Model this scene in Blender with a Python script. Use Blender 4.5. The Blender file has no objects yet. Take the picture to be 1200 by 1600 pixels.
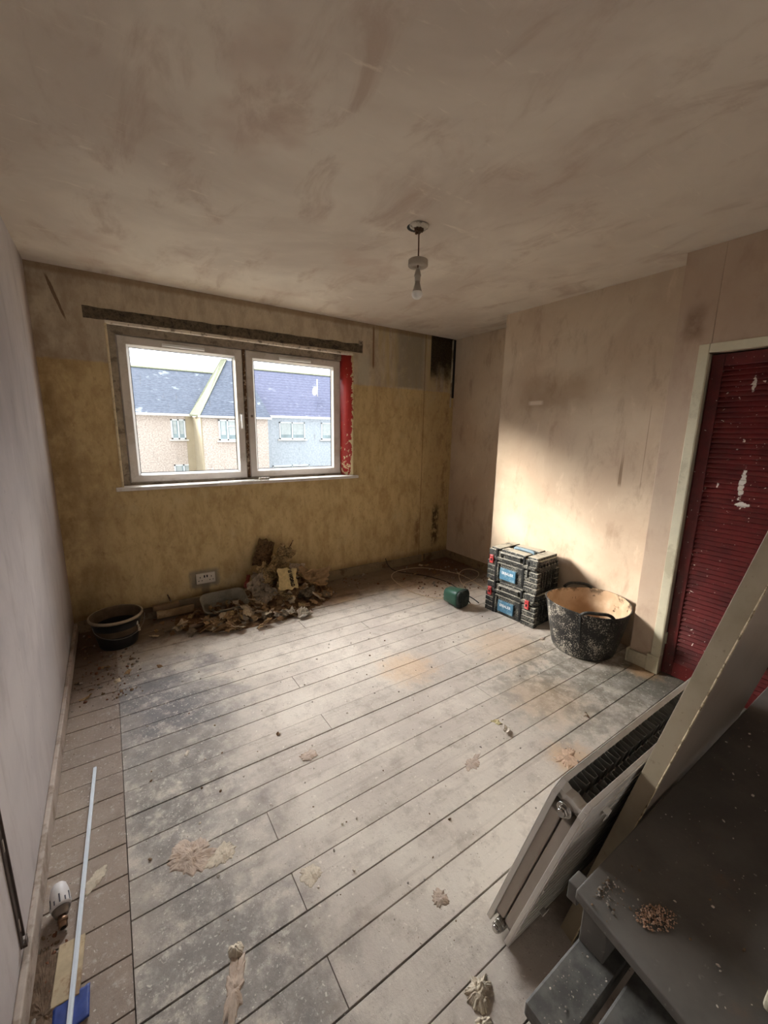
import bpy, bmesh, math, random
from mathutils import Vector, Matrix, noise as mnoise
random.seed(7)
S = bpy.context.scene
COL = S.collection
PI = math.pi

# ------------------------------------------------------------------ camera
F_PX = 635.66
yaw, pit, rol = 0.5947, 0.1969, 0.0166
Fv = Vector((math.sin(yaw)*math.cos(pit), math.cos(yaw)*math.cos(pit), -math.sin(pit)))
Rv = Vector((math.cos(yaw), -math.sin(yaw), 0)); Uv = Rv.cross(Fv)
R2 = Rv*math.cos(rol)+Uv*math.sin(rol); U2 = -Rv*math.sin(rol)+Uv*math.cos(rol)
cd = bpy.data.cameras.new('camera'); cam = bpy.data.objects.new('camera', cd); COL.objects.link(cam)
cd.sensor_fit = 'VERTICAL'; cd.sensor_height = 24; cd.sensor_width = 18; cd.lens = F_PX/1600*24
cd.clip_start = 0.02; cd.clip_end = 300
M = Matrix((R2, U2, -Fv)).transposed().to_4x4(); M.translation = Vector((0.3117, -3.404, 1.4388))
cam.matrix_world = M
S.camera = cam

# ------------------------------------------------------------------ light
W = bpy.data.worlds.new('overcast'); S.world = W; W.use_nodes = True
bg = W.node_tree.nodes['Background']; bg.inputs[0].default_value = (0.93, 0.965, 1.0, 1); bg.inputs[1].default_value = 2.2

def sun(name, direction, strength, angle, color):
    l = bpy.data.lights.new(name, 'SUN'); l.energy = strength; l.angle = math.radians(angle); l.color = color
    o = bpy.data.objects.new(name, l); COL.objects.link(o)
    o.rotation_euler = Vector(direction).to_track_quat('-Z', 'Y').to_euler()
    o.location = (-3, 8, 6)
    return o
sun('hazy_sun', (0.68, -0.65, -0.36), 7.5, 14, (1.0, 0.94, 0.85))
sun('bright_cloud', (0.15, -0.80, -0.50), 26.0, 70, (0.97, 0.98, 1.0))
# weak fill lamp added behind the camera to lift the room
al = bpy.data.lights.new('rear_fill', 'AREA'); al.shape = 'RECTANGLE'; al.size = 0.8; al.size_y = 1.9; al.energy = 4.0; al.color = (1.0, 0.95, 0.9)
ao = bpy.data.objects.new('rear_fill', al); COL.objects.link(ao); ao.location = (0.9, -4.5, 1.2)
ao.rotation_euler = Vector((0.0, 1, 0.35)).to_track_quat('-Z', 'Y').to_euler()

S.view_settings.view_transform = 'Standard'; S.view_settings.look = 'None'; S.view_settings.gamma = 1
S.view_settings.use_curve_mapping = False; S.view_settings.exposure = 0.54

# ------------------------------------------------------------------ shader helpers
def srgb(*c):
    if len(c) == 1: c = c[0]
    return tuple(((v/255)/12.92 if v/255 <= 0.04045 else ((v/255+0.055)/1.055)**2.4) for v in c)+(1,)

class T:
    """small helper around a node tree"""
    def __init__(s, name, rough=0.9, spec=0.2):
        s.m = bpy.data.materials.new(name); s.m.use_nodes = True; s.t = s.m.node_tree; s.n = s.t.nodes
        s.b = s.n['Principled BSDF']; s.b.inputs['Roughness'].default_value = rough
        s.b.inputs['Specular IOR Level'].default_value = spec
        s.co = s.n.new('ShaderNodeTexCoord'); s.geo = s.n.new('ShaderNodeNewGeometry')
        s.pos = s.geo.outputs['Position']; s.obj = s.co.outputs['Object']
        s._x = {}
    def l(s, a, b): s.t.links.new(a, b)
    def put(s, inp, v):
        if hasattr(v, 'links') or isinstance(v, bpy.types.NodeSocket): s.l(v, inp)
        else: inp.default_value = v
    def sep(s, v, i):
        k = (id(v), i)
        n = s.n.new('ShaderNodeSeparateXYZ'); s.l(v, n.inputs[0]); return n.outputs[i]
    def vscale(s, v, sc, loc=(0, 0, 0), rot=(0, 0, 0)):
        n = s.n.new('ShaderNodeMapping'); s.l(v, n.inputs[0]); n.inputs['Scale'].default_value = sc
        n.inputs['Location'].default_value = loc; n.inputs['Rotation'].default_value = rot; return n.outputs[0]
    def noise(s, v, scale, detail=4, rough=0.6, dist=0.0):
        n = s.n.new('ShaderNodeTexNoise'); s.l(v, n.inputs['Vector']); n.inputs['Scale'].default_value = scale
        n.inputs['Detail'].default_value = detail; n.inputs['Roughness'].default_value = rough; n.inputs['Distortion'].default_value = dist
        return n.outputs['Fac']
    def voro(s, v, scale, out='Distance', rand=1.0):
        n = s.n.new('ShaderNodeTexVoronoi'); s.l(v, n.inputs['Vector']); n.inputs['Scale'].default_value = scale
        n.inputs['Randomness'].default_value = rand; return n.outputs[out]
    def white(s, v):
        n = s.n.new('ShaderNodeTexWhiteNoise'); n.noise_dimensions = '1D'; s.l(v, n.inputs['W']); return n.outputs['Value']
    def ma(s, op, a, b=0.0, c=None):
        n = s.n.new('ShaderNodeMath'); n.operation = op; s.put(n.inputs[0], a); s.put(n.inputs[1], b)
        if c is not None: s.put(n.inputs[2], c)
        return n.outputs[0]
    def ss(s, v, a, b, lo=0.0, hi=1.0):
        """smoothstep of v between a and b (a may be above b)"""
        n = s.n.new('ShaderNodeMapRange'); n.interpolation_type = 'SMOOTHSTEP'; s.put(n.inputs[0], v)
        if a > b: a, b, lo, hi = b, a, hi, lo
        n.inputs[1].default_value = a; n.inputs[2].default_value = b; n.inputs[3].default_value = lo; n.inputs[4].default_value = hi
        return n.outputs[0]
    def box(s, v, a, b, soft):
        return s.ma('MULTIPLY', s.ss(v, a-soft, a+soft), s.ss(v, b+soft, b-soft))
    def mix(s, f, a, b, mode='MIX'):
        n = s.n.new('ShaderNodeMix'); n.data_type = 'RGBA'; n.blend_type = mode
        s.put(n.inputs[0], f); s.put(n.inputs[6], a); s.put(n.inputs[7], b); return n.outputs[2]
    def mul(s, *a):
        r = a[0]
        for x in a[1:]: r = s.ma('MULTIPLY', r, x)
        return r
    def bump(s, h, strength=0.3, dist=0.01):
        n = s.n.new('ShaderNodeBump'); s.l(h, n.inputs['Height']); n.inputs['Strength'].default_value = strength
        n.inputs['Distance'].default_value = dist; s.l(n.outputs[0], s.b.inputs['Normal'])
    def done(s, color): s.put(s.b.inputs['Base Color'], color); return s.m

def plain(name, c, rough=0.8, metal=0.0, spec=0.3, var=0.15, scale=30, dirt=None, dirt_amt=0.5):
    t = T(name, rough, spec); t.b.inputs['Metallic'].default_value = metal
    n = t.noise(t.obj, scale, 5, 0.65)
    base = t.mix(t.ss(n, 0.3, 0.7), tuple(v*(1-var) for v in c[:3])+(1,), tuple(min(1, v*(1+var)) for v in c[:3])+(1,))
    if dirt:
        n2 = t.noise(t.obj, scale*0.5, 6, 0.7)
        base = t.mix(t.mul(t.ss(n2, 0.5, 0.62), dirt_amt), base, dirt)
    t.bump(n, 0.15, 0.003)
    return t.done(base)

# ------------------------------------------------------------------ materials of the room
def mat_window_wall():
    t = T('stripped wallpaper plaster', 0.92, 0.1); p = t.pos
    x, z = t.sep(p, 0), t.sep(p, 2)
    n1 = t.noise(p, 3.0, 6, 0.65); n2 = t.noise(t.vscale(p, (1, 1, 0.45)), 9, 7, 0.72, 0.3); n3 = t.noise(t.vscale(p, (1, 1, 0.6)), 26, 6, 0.7)
    zz = t.ma('ADD', z, t.ma('MULTIPLY', t.ma('SUBTRACT', n3, 0.5), 0.035))
    xx = t.ma('ADD', x, t.ma('MULTIPLY', t.ma('SUBTRACT', n3, 0.5), 0.05))
    yel = t.mix(t.ss(n2, 0.34, 0.62), srgb(180, 154, 108), srgb(206, 182, 134))
    yel = t.mix(t.mul(t.ss(n3, 0.52, 0.68), 0.45), yel, srgb(146, 118, 78))
    yel = t.mix(t.mul(t.ss(n1, 0.55, 0.75), 0.5), yel, srgb(198, 184, 148))
    up = t.mix(t.ss(n2, 0.35, 0.65), srgb(172, 156, 134), srgb(198, 184, 160))
    up = t.mix(t.mul(t.ss(n3, 0.55, 0.7), 0.35), up, srgb(138, 116, 90))
    c = t.mix(t.ss(zz, 1.845, 1.865), yel, up)
    # warm strips and the bluish patch right of the window
    st = t.noise(t.vscale(p, (24, 1, 1.2)), 1.0, 5, 0.7)
    reg = t.mul(t.ss(xx, 2.42, 2.46), t.ss(zz, 1.85, 1.87))
    c = t.mix(t.mul(reg, t.ss(st, 0.42, 0.58), 0.6), c, srgb(190, 170, 124))
    c = t.mix(t.mul(reg, t.ss(st, 0.60, 0.70), 0.45), c, srgb(158, 124, 84))
    c = t.mix(t.mul(t.box(xx, 2.74, 3.08, 0.05), t.ss(z, 1.86, 1.88), t.ss(n1, 0.3, 0.5), 0.75), c, srgb(150, 142, 124))
    c = t.mix(t.mul(t.box(xx, 2.30, 2.42, 0.02), t.box(z, 1.86, 2.12, 0.03), 0.7), c, srgb(186, 180, 160))
    # drip beside the window head, dark edge under the ceiling
    c = t.mix(t.mul(t.box(x, 2.455, 2.475, 0.006), t.box(zz, 2.02, 2.38, 0.03), 0.75), c, srgb(112, 72, 40))
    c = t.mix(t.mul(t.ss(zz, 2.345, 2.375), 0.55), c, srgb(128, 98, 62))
    # old joint line and mould right of it
    c = t.mix(t.mul(t.box(x, 3.088, 3.096, 0.004), t.ss(n1, 0.3, 0.5), 0.7), c, srgb(110, 78, 42))
    sp = t.voro(p, 30); sp2 = t.noise(p, 9, 4, 0.6)
    c = t.mix(t.mul(t.ss(x, 2.93, 3.1), t.ss(sp, 0.16, 0.10), t.ss(sp2, 0.5, 0.6), t.ss(z, 1.95, 1.8), 0.9), c, srgb(44, 34, 22))
    c = t.mix(t.mul(t.ss(x, 3.05, 3.45), t.ss(n2, 0.45, 0.62), 0.6), c, srgb(112, 78, 44))
    c = t.mix(t.mul(t.box(xx, 3.27, 3.36, 0.025), t.box(zz, 0.20, 0.62, 0.08), t.ss(n3, 0.42, 0.52), 0.85), c, srgb(60, 48, 34))
    c = t.mix(t.mul(t.box(xx, 3.03, 3.09, 0.02), t.box(zz, 0.22, 0.5, 0.06), t.ss(n3, 0.38, 0.5), 0.6), c, srgb(120, 82, 52))
    bm_ = t.mul(t.box(x, 3.165, 3.472, 0.006), t.ss(t.ma('ADD', zz, t.ma('MULTIPLY', n1, 0.5)), 2.16, 2.36))
    mould = t.mix(t.ss(t.noise(p, 60, 5, 0.7), 0.45, 0.7), srgb(30, 26, 18), srgb(74, 64, 46))
    c = t.mix(t.mul(bm_, 0.93), c, mould)
    # grey filler round the socket, hairline crack by the left corner
    c = t.mix(t.mul(t.box(xx, 0.76, 0.975, 0.02), t.box(zz, 0.17, 0.315, 0.02), 0.8), c, srgb(132, 126, 112))
    c = t.mix(t.mul(t.box(xx, 0.84, 0.90, 0.012), t.box(z, 0.06, 0.2, 0.02), 0.7), c, srgb(122, 112, 96))
    cr = t.ma('ABSOLUTE', t.ma('SUBTRACT', t.ma('ADD', x, t.ma('MULTIPLY', z, 0.3)), 0.80))
    c = t.mix(t.mul(t.ss(t.ma('ADD', cr, t.ma('MULTIPLY', t.ma('SUBTRACT', n1, 0.5), 0.06)), 0.004, 0.001), t.box(z, 2.1, 2.34, 0.02), 0.8), c, srgb(90, 62, 40))
    # darker brown towards the left end and at the bottom
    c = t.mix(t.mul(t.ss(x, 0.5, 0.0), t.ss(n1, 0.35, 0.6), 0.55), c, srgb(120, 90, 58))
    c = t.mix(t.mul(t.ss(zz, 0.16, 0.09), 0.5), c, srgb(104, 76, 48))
    t.bump(t.ma('ADD', n3, t.ma('MULTIPLY', n2, 0.6)), 0.35, 0.006)
    return t.done(c)

def plaster(name, a, b, dark, stretch=(1, 1, 0.35), amt=0.5):
    t = T(name, 0.85, 0.2); p = t.pos
    n1 = t.noise(p, 1.6, 5, 0.6, 0.4); n2 = t.noise(t.vscale(p, stretch), 7, 6, 0.65, 0.3); n3 = t.noise(p, 45, 4, 0.6)
    c = t.mix(t.ss(n1, 0.32, 0.68), a, b)
    c = t.mix(t.mul(t.ss(n2, 0.5, 0.72), amt), c, dark)
    c = t.mix(t.mul(t.ss(n2, 0.40, 0.28), 0.35), c, tuple(min(1, v*1.25) for v in b[:3])+(1,))
    t.bump(t.ma('ADD', t.ma('MULTIPLY', n2, 1.0), t.ma('MULTIPLY', n3, 0.12)), 0.25, 0.008)
    return t, c

def mat_left():
    t, c = plaster('bare grey pink plaster', srgb(174, 166, 165), srgb(192, 184, 181), srgb(150, 138, 134), (1, 1, 0.3), 0.4)
    sp = t.voro(t.vscale(t.pos, (1, 1.6, 0.8)), 14)
    c = t.mix(t.mul(t.ss(sp, 0.10, 0.04), t.ss(t.noise(t.pos, 2.2), 0.5, 0.6), 0.5), c, srgb(110, 100, 96))
    c = t.mix(t.mul(t.ss(t.sep(t.pos, 1), -0.30, -0.02), 0.5), c, srgb(140, 112, 84))
    return t.done(c)

def mat_right():
    t, c = plaster('skimmed pink plaster', srgb(190, 168, 145), srgb(208, 190, 166), srgb(150, 124, 102), (1, 1, 0.45), 0.5)
    p = t.pos; y, z = t.sep(p, 1), t.sep(p, 2)
    n = t.noise(p, 5, 5, 0.6)
    zz = t.ma('ADD', z, t.ma('MULTIPLY', n, 0.3))
    # darker patch high on the chimney breast
    c = t.mix(t.mul(t.box(y, -1.75, -1.15, 0.12), t.box(zz, 1.78, 2.0, 0.08), 0.5), c, srgb(150, 124, 98))
    # trowel drips under a faint joint
    dr = t.noise(t.vscale(p, (1, 30, 0.6)), 1.2, 2, 0.5)
    c = t.mix(t.mul(t.box(y, -2.16, -1.98, 0.02), t.box(z, 1.10, 1.62, 0.02), t.ss(dr, 0.62, 0.66), 0.7), c, srgb(120, 96, 74))
    c = t.mix(t.mul(t.box(y, -1.36, -1.24, 0.02), t.box(z, 1.66, 1.69, 0.008), t.ss(n, 0.3, 0.5), 0.8), c, srgb(224, 208, 190))
    c = t.mix(t.mul(t.ss(y, -2.20, -2.32), 0.45), c, srgb(176, 150, 132))
    c = t.mix(t.mul(t.box(y, -2.43, -2.35, 0.03), t.box(z, 1.96, 2.10, 0.05), t.ss(n, 0.3, 0.6), 0.8), c, srgb(116, 86, 66))
    return t.done(c)

def mat_ceiling():
    t = T('streaky ceiling plaster', 0.85, 0.15); p = t.pos
    r = t.vscale(p, (1.0, 0.45, 1), rot=(0, 0, 0.9))
    n1 = t.noise(p, 1.1, 5, 0.6, 0.5); n2 = t.noise(r, 5, 6, 0.65, 0.6); n3 = t.noise(t.vscale(p, (0.5, 2.5, 1), rot=(0, 0, 0.5)), 9, 5, 0.7, 0.5)
    c = t.mix(t.ss(n1, 0.34, 0.66), srgb(200, 187, 173), srgb(222, 211, 196))
    c = t.mix(t.mul(t.ss(n2, 0.5, 0.72), 0.6), c, srgb(176, 152, 134))
    c = t.mix(t.mul(t.ss(n3, 0.60, 0.74), 0.5), c, srgb(238, 228, 210))
    c = t.mix(t.mul(t.ss(t.noise(p, 2.3, 3), 0.58, 0.72), 0.4), c, srgb(188, 162, 146))
    t.bump(t.ma('ADD', n2, t.ma('MULTIPLY', n3, 0.4)), 0.2, 0.008)
    return t.done(c)

def mat_floor():
    t = T('dusty paint splashed floorboards', 0.8, 0.25); p = t.pos
    x, y = t.sep(p, 0), t.sep(p, 1)
    bi = t.ma('FLOOR', t.ma('DIVIDE', t.ma('ADD', y, 2.605), 0.13)); rnd = t.white(bi)
    gr = t.noise(t.vscale(p, (1.4, 26, 1)), 1.0, 5, 0.7, 0.2)
    n1 = t.noise(p, 2.4, 6, 0.65, 0.3); n2 = t.noise(p, 11, 6, 0.7); n3 = t.noise(p, 48, 5, 0.75)
    c = t.mix(t.ss(n1, 0.34, 0.66), srgb(186, 175, 163), srgb(208, 198, 184))
    c = t.mix(t.mul(t.ss(n2, 0.48, 0.68), 0.5), c, srgb(150, 137, 124))
    c = t.mix(t.mul(t.ss(gr, 0.52, 0.7), 0.30), c, srgb(138, 124, 110))
    c = t.mix(t.mul(rnd, 0.22), c, srgb(150, 138, 126))
    c = t.mix(t.mul(t.ss(n3, 0.60, 0.72), 0.45), c, srgb(112, 98, 84))
    # bare dark patches where the old paint shows: left edge and by the doorway
    nn = t.ma('MULTIPLY', t.ma('SUBTRACT', n1, 0.5), 0.9)
    lm = t.mul(t.box(t.ma('ADD', x, nn), 0.12, 0.72, 0.22), t.box(t.ma('ADD', y, nn), -1.55, -0.80, 0.16))
    c = t.mix(t.mul(lm, t.ss(n2, 0.25, 0.5), 0.78), c, srgb(82, 82, 90))
    lm2 = t.mul(t.box(t.ma('ADD', x, nn), 0.2, 0.62, 0.18), t.ss(t.ma('ADD', y, nn), -1.4, -1.7))
    c = t.mix(t.mul(lm2, t.ss(n2, 0.3, 0.55), 0.75), c, srgb(112, 108, 106))
    rm = t.mul(t.ss(t.ma('ADD', x, nn), 1.75, 2.45), t.ss(t.ma('ADD', y, nn), -1.65, -2.05))
    c = t.mix(t.mul(rm, t.ss(n2, 0.36, 0.58), 0.75), c, srgb(128, 122, 108))
    rm2 = t.mul(t.ss(x, 2.45, 2.8), t.ss(y, -2.2, -2.4))
    c = t.mix(t.mul(rm2, 0.7), c, srgb(100, 98, 88))
    # strip along the left wall keeps its brown boards
    c = t.mix(t.mul(t.ss(x, 0.240, 0.232), 0.65), c, srgb(132, 112, 98))
    # cream paint splats
    sp = t.noise(p, 24, 7, 0.78, 0.1); sp3 = t.noise(p, 95, 3, 0.6, 0.0); spm = t.noise(p, 5, 3, 0.6)
    area = t.ma('MAXIMUM', t.ma('MAXIMUM', lm, lm2), rm)
    area = t.ma('MAXIMUM', area, t.ss(x, 0.34, 0.2, 0, 0.6))
    c = t.mix(t.mul(area, t.ma('MAXIMUM', t.ss(sp, 0.54, 0.66), t.ss(sp3, 0.60, 0.68)), t.ss(spm, 0.32, 0.52), 0.7), c, srgb(206, 197, 184))
    c = t.mix(t.mul(t.ss(t.noise(p, 70, 2, 0.5, 0.4), 0.68, 0.71), 0.6), c, srgb(220, 212, 198))
    c = t.mix(t.mul(t.ss(t.noise(t.vscale(p, (1, 1, 1), (3, 7, 1)), 120, 2, 0.5), 0.70, 0.73), 0.6), c, srgb(98, 84, 70))
    c = t.mix(t.mul(t.ss(t.noise(p, 17, 6, 0.8), 0.60, 0.66), t.ss(n1, 0.42, 0.6), 0.55), c, srgb(222, 212, 196))
    # ochre plaster dust
    for (px, py, r, a) in ((1.73, -1.60, 0.24, 0.5), (2.45, -1.75, 0.34, 0.35), (1.92, -2.56, 0.13, 0.6), (2.2, -2.25, 0.3, 0.3), (1.85, -0.35, 0.3, 0.4), (2.95, -2.42, 0.13, 0.7), (2.7, -0.6, 0.5, 0.35)):
        d = t.ma('SQRT', t.ma('ADD', t.ma('POWER', t.ma('SUBTRACT', x, px), 2), t.ma('POWER', t.ma('SUBTRACT', y, py), 2)))
        c = t.mix(t.mul(t.ss(t.ma('ADD', d, t.ma('MULTIPLY', t.ma('SUBTRACT', n2, 0.5), r*1.6)), r, r*0.25), a), c, srgb(196, 160, 120))
    # swept-up dirt in the alcove and under the window, where shade is painted in too
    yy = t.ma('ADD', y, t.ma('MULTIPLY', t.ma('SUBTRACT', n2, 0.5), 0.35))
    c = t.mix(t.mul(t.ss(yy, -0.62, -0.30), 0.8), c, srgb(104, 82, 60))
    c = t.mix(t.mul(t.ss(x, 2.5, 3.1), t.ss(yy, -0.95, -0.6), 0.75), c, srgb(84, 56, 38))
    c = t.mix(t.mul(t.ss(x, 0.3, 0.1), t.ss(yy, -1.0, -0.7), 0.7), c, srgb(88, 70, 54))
    # nail heads
    t.bump(t.ma('ADD', t.ma('MULTIPLY', n3, 0.8), t.ma('ADD', n2, t.ma('MULTIPLY', gr, 0.6))), 0.5, 0.006)
    return t.done(c)

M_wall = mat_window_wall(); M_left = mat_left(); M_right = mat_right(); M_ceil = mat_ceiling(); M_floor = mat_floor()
M_dark = plain('dark void below boards', srgb(30, 24, 20), 1.0)
M_skirt = plain('dirty cream skirting paint', srgb(176, 164, 142), 0.6, var=0.1, scale=14, dirt=srgb(104, 84, 62), dirt_amt=0.8)
M_skirt_dark = plain('grimy skirting', srgb(134, 116, 90), 0.8, var=0.15, scale=14, dirt=srgb(84, 64, 44), dirt_amt=0.8)
M_skirt_left = plain('lilac grey skirting', srgb(176, 162, 150), 0.7, var=0.12, scale=16, dirt=srgb(120, 104, 90), dirt_amt=0.7)
M_cream = plain('cream door casing paint', srgb(206, 198, 172), 0.5, var=0.05, scale=10, dirt=srgb(140, 128, 100), dirt_amt=0.4)
M_upvc = plain('white plastic window profile', srgb(205, 198, 190), 0.45, var=0.04, scale=12, dirt=srgb(150, 138, 122), dirt_amt=0.35)
M_bead = plain('white glazing bead', srgb(232, 232, 230), 0.35, var=0.02, scale=12)
M_sill = plain('white window board', srgb(216, 210, 204), 0.45, var=0.04, scale=12, dirt=srgb(170, 158, 140), dirt_amt=0.4)
M_greywood = plain('weathered grey timber', srgb(150, 138, 122), 0.85, var=0.25, scale=25, dirt=srgb(74, 60, 46), dirt_amt=0.7)
M_rot = plain('rotten brown timber', srgb(92, 66, 44), 0.95, var=0.5, scale=90, dirt=srgb(190, 176, 154), dirt_amt=0.7)
M_concrete = plain('exposed dark lintel concrete', srgb(96, 84, 68), 0.95, var=0.5, scale=45, dirt=srgb(38, 34, 28), dirt_amt=0.9)
M_gasket = plain('black rubber gasket', srgb(26, 26, 30), 0.6)
M_chrome = plain('dull chrome', srgb(190, 186, 180), 0.25, 1.0, 0.5, 0.05)
M_white = plain('white plastic', srgb(224, 222, 216), 0.4, var=0.05)
M_blackp = plain('black plastic', srgb(26, 26, 26), 0.5, var=0.2)

def mat_redtrim():
    t = T('red painted reveal with chips', 0.45, 0.4); p = t.pos; z = t.sep(p, 2); x = t.sep(p, 0)
    n = t.noise(p, 28, 5, 0.65); m = t.ss(t.ma('ADD', n, t.ma('ADD', t.ss(z, 1.45, 1.05, 0, 0.14), t.ss(x, 2.215, 2.245, 0, 0.22))), 0.66, 0.68)
    return t.done(t.mix(m, t.mix(n, srgb(150, 34, 30), srgb(186, 52, 46)), srgb(224, 208, 166)))
M_redtrim = mat_redtrim()

def mat_reddoor():
    t = T('dark red gloss louvre paint', 0.35, 0.45); p = t.pos; y, z = t.sep(p, 1), t.sep(p, 2)
    n = t.noise(p, 9, 5, 0.65)
    c = t.mix(t.ss(n, 0.35, 0.65), srgb(74, 23, 23), srgb(98, 31, 30))
    sp = t.noise(p, 60, 2, 0.5, 0.5); ch = t.noise(p, 4.5, 3, 0.6)
    c = t.mix(t.mul(t.ss(sp, 0.70, 0.72), t.ss(ch, 0.42, 0.5), 0.9), c, srgb(226, 214, 198))
    # bare chipped patches on the slats
    for (py, pz, ry, rz) in ((-2.70, 1.20, 0.018, 0.11), (-2.715, 1.09, 0.04, 0.018), (-2.675, 1.70, 0.012, 0.05), (-2.60, 1.18, 0.006, 0.02)):
        dy = t.ma('DIVIDE', t.ma('SUBTRACT', y, py), ry); dz = t.ma('DIVIDE', t.ma('SUBTRACT', z, pz), rz)
        d = t.ma('ADD', t.ma('MULTIPLY', dy, dy), t.ma('MULTIPLY', dz, dz))
        c = t.mix(t.mul(t.ss(t.ma('ADD', d, t.ma('MULTIPLY', t.noise(p, 40, 4, 0.7), 2.4)), 1.75, 1.6), 0.9), c, srgb(216, 206, 192))
    return t.done(c)
M_reddoor = mat_reddoor()

def mat_glass():
    m = bpy.data.materials.new('window glass'); m.use_nodes = True; t = m.node_tree; n = t.nodes
    for k in list(n):
        if k.type != 'OUTPUT_MATERIAL': n.remove(k)
    tr = n.new('ShaderNodeBsdfTransparent'); gl = n.new('ShaderNodeBsdfGlossy'); gl.inputs['Roughness'].default_value = 0.02
    df = n.new('ShaderNodeBsdfDiffuse'); df.inputs[0].default_value = (0.9, 0.95, 1, 1)
    mx = n.new('ShaderNodeMixShader'); mx.inputs[0].default_value = 0.04
    m2 = n.new('ShaderNodeMixShader'); geo = n.new('ShaderNodeNewGeometry'); no = n.new('ShaderNodeTexNoise'); no.inputs['Scale'].default_value = 22; no.inputs['Detail'].default_value = 6
    mp = n.new('ShaderNodeMapping'); mp.inputs['Scale'].default_value = (1.2, 1, 0.35)
    rg = n.new('ShaderNodeMapRange'); rg.inputs[1].default_value = 0.62; rg.inputs[2].default_value = 0.72; rg.inputs[4].default_value = 0.22
    t.links.new(geo.outputs['Position'], mp.inputs[0]); t.links.new(mp.outputs[0], no.inputs['Vector'])
    t.links.new(no.outputs['Fac'], rg.inputs[0]); t.links.new(rg.outputs[0], m2.inputs[0])
    t.links.new(tr.outputs[0], mx.inputs[1]); t.links.new(gl.outputs[0], mx.inputs[2])
    t.links.new(mx.outputs[0], m2.inputs[1]); t.links.new(df.outputs[0], m2.inputs[2])
    o = [k for k in n if k.type == 'OUTPUT_MATERIAL'][0]; t.links.new(m2.outputs[0], o.inputs[0])
    return m
M_glass = mat_glass()

# ------------------------------------------------------------------ mesh helpers
def bx(bm, x0, x1, y0, y1, z0, z1, mi=0, mtx=None):
    vs = [bm.verts.new((x, y, z)) for x in (x0, x1) for y in (y0, y1) for z in (z0, z1)]
    fs = []
    for q in ((0, 1, 3, 2), (4, 6, 7, 5), (0, 4, 5, 1), (2, 3, 7, 6), (0, 2, 6, 4), (1, 5, 7, 3)):
        f = bm.faces.new([vs[i] for i in q]); f.material_index = mi; fs.append(f)
    if mtx is not None:
        for v in vs: v.co = mtx @ v.co
    return vs
def prism(bm, poly, axis, a, b, mi=0):
    """extrude a 2-D outline along an axis (0,1,2)"""
    def P(u, v, w): return {0: (w, u, v), 1: (u, w, v), 2: (u, v, w)}[axis]
    A = [bm.verts.new(P(u, v, a)) for u, v in poly]; B = [bm.verts.new(P(u, v, b)) for u, v in poly]
    n = len(poly)
    fs = [bm.faces.new(A[::-1]), bm.faces.new(B)]
    for i in range(n): fs.append(bm.faces.new((A[i], A[(i+1) % n], B[(i+1) % n], B[i])))
    for f in fs: f.material_index = mi
    return A+B
def lathe(bm, prof, n=48, mi=0, sx=1.0, sy=1.0, mis=None):
    rings = []
    for r, z in prof:
        if r < 1e-6: rings.append([bm.verts.new((0, 0, z))])
        else: rings.append([bm.verts.new((r*sx*math.cos(2*PI*k/n), r*sy*math.sin(2*PI*k/n), z)) for k in range(n)])
    for i in range(len(rings)-1):
        A, B = rings[i], rings[i+1]
        for k in range(n):
            k2 = (k+1) % n
            if len(A) == 1 and len(B) == 1: continue
            if len(A) == 1: f = bm.faces.new((A[0], B[k2], B[k]))
            elif len(B) == 1: f = bm.faces.new((A[k], A[k2], B[0]))
            else: f = bm.faces.new((A[k], A[k2], B[k2], B[k]))
            f.smooth = True; f.material_index = mis[i] if mis else mi
    return rings
def tube(bm, pts, r, n=8, closed=False, mi=0, cap=True):
    pts = [Vector(p) for p in pts]; m = len(pts); rings = []; up = None
    for i, p in enumerate(pts):
        d = (pts[(i+1) % m]-pts[i-1]) if closed else (pts[min(i+1, m-1)]-pts[max(i-1, 0)])
        d.normalize()
        if up is None: up = d.orthogonal().normalized()
        up = (up-d*up.dot(d)); up = up.normalized() if up.length > 1e-6 else d.orthogonal().normalized()
        s = d.cross(up); rr = r[i] if isinstance(r, (list, tuple)) else r
        rings.append([bm.verts.new(p+(up*math.cos(2*PI*k/n)+s*math.sin(2*PI*k/n))*rr) for k in range(n)])
    for i in range(m if closed else m-1):
        A, B = rings[i], rings[(i+1) % m]
        for k in range(n):
            f = bm.faces.new((A[k], A[(k+1) % n], B[(k+1) % n], B[k])); f.smooth = True; f.material_index = mi
    if cap and not closed:
        for R_, rev in ((rings[0], True), (rings[-1], False)):
            f = bm.faces.new(R_[::-1] if rev else R_); f.material_index = mi
    return rings
def spline(pts, n=8):
    pts = [Vector(p) for p in pts]; out = []
    for i in range(len(pts)-1):
        p0, p1, p2, p3 = pts[max(i-1, 0)], pts[i], pts[i+1], pts[min(i+2, len(pts)-1)]
        for k in range(n):
            t = k/n
            out.append(0.5*((2*p1)+(p2-p0)*t+(2*p0-5*p1+4*p2-p3)*t*t+(3*p1-p0-3*p2+p3)*t**3))
    out.append(pts[-1]); return out
def obj(name, bm, mats, parent=None, bevel=0, seg=2, smooth=False):
    me = bpy.data.meshes.new(name)
    bmesh.ops.recalc_face_normals(bm, faces=bm.faces[:]); bm.to_mesh(me); bm.free()
    for m in (mats if isinstance(mats, (list, tuple)) else [mats]): me.materials.append(m)
    if smooth:
        for p in me.polygons: p.use_smooth = True
    o = bpy.data.objects.new(name, me); COL.objects.link(o)
    if parent: o.parent = parent
    if bevel:
        b = o.modifiers.new('bevel', 'BEVEL'); b.width = bevel; b.segments = seg; b.limit_method = 'ANGLE'; b.angle_limit = math.radians(40)
    return o
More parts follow.
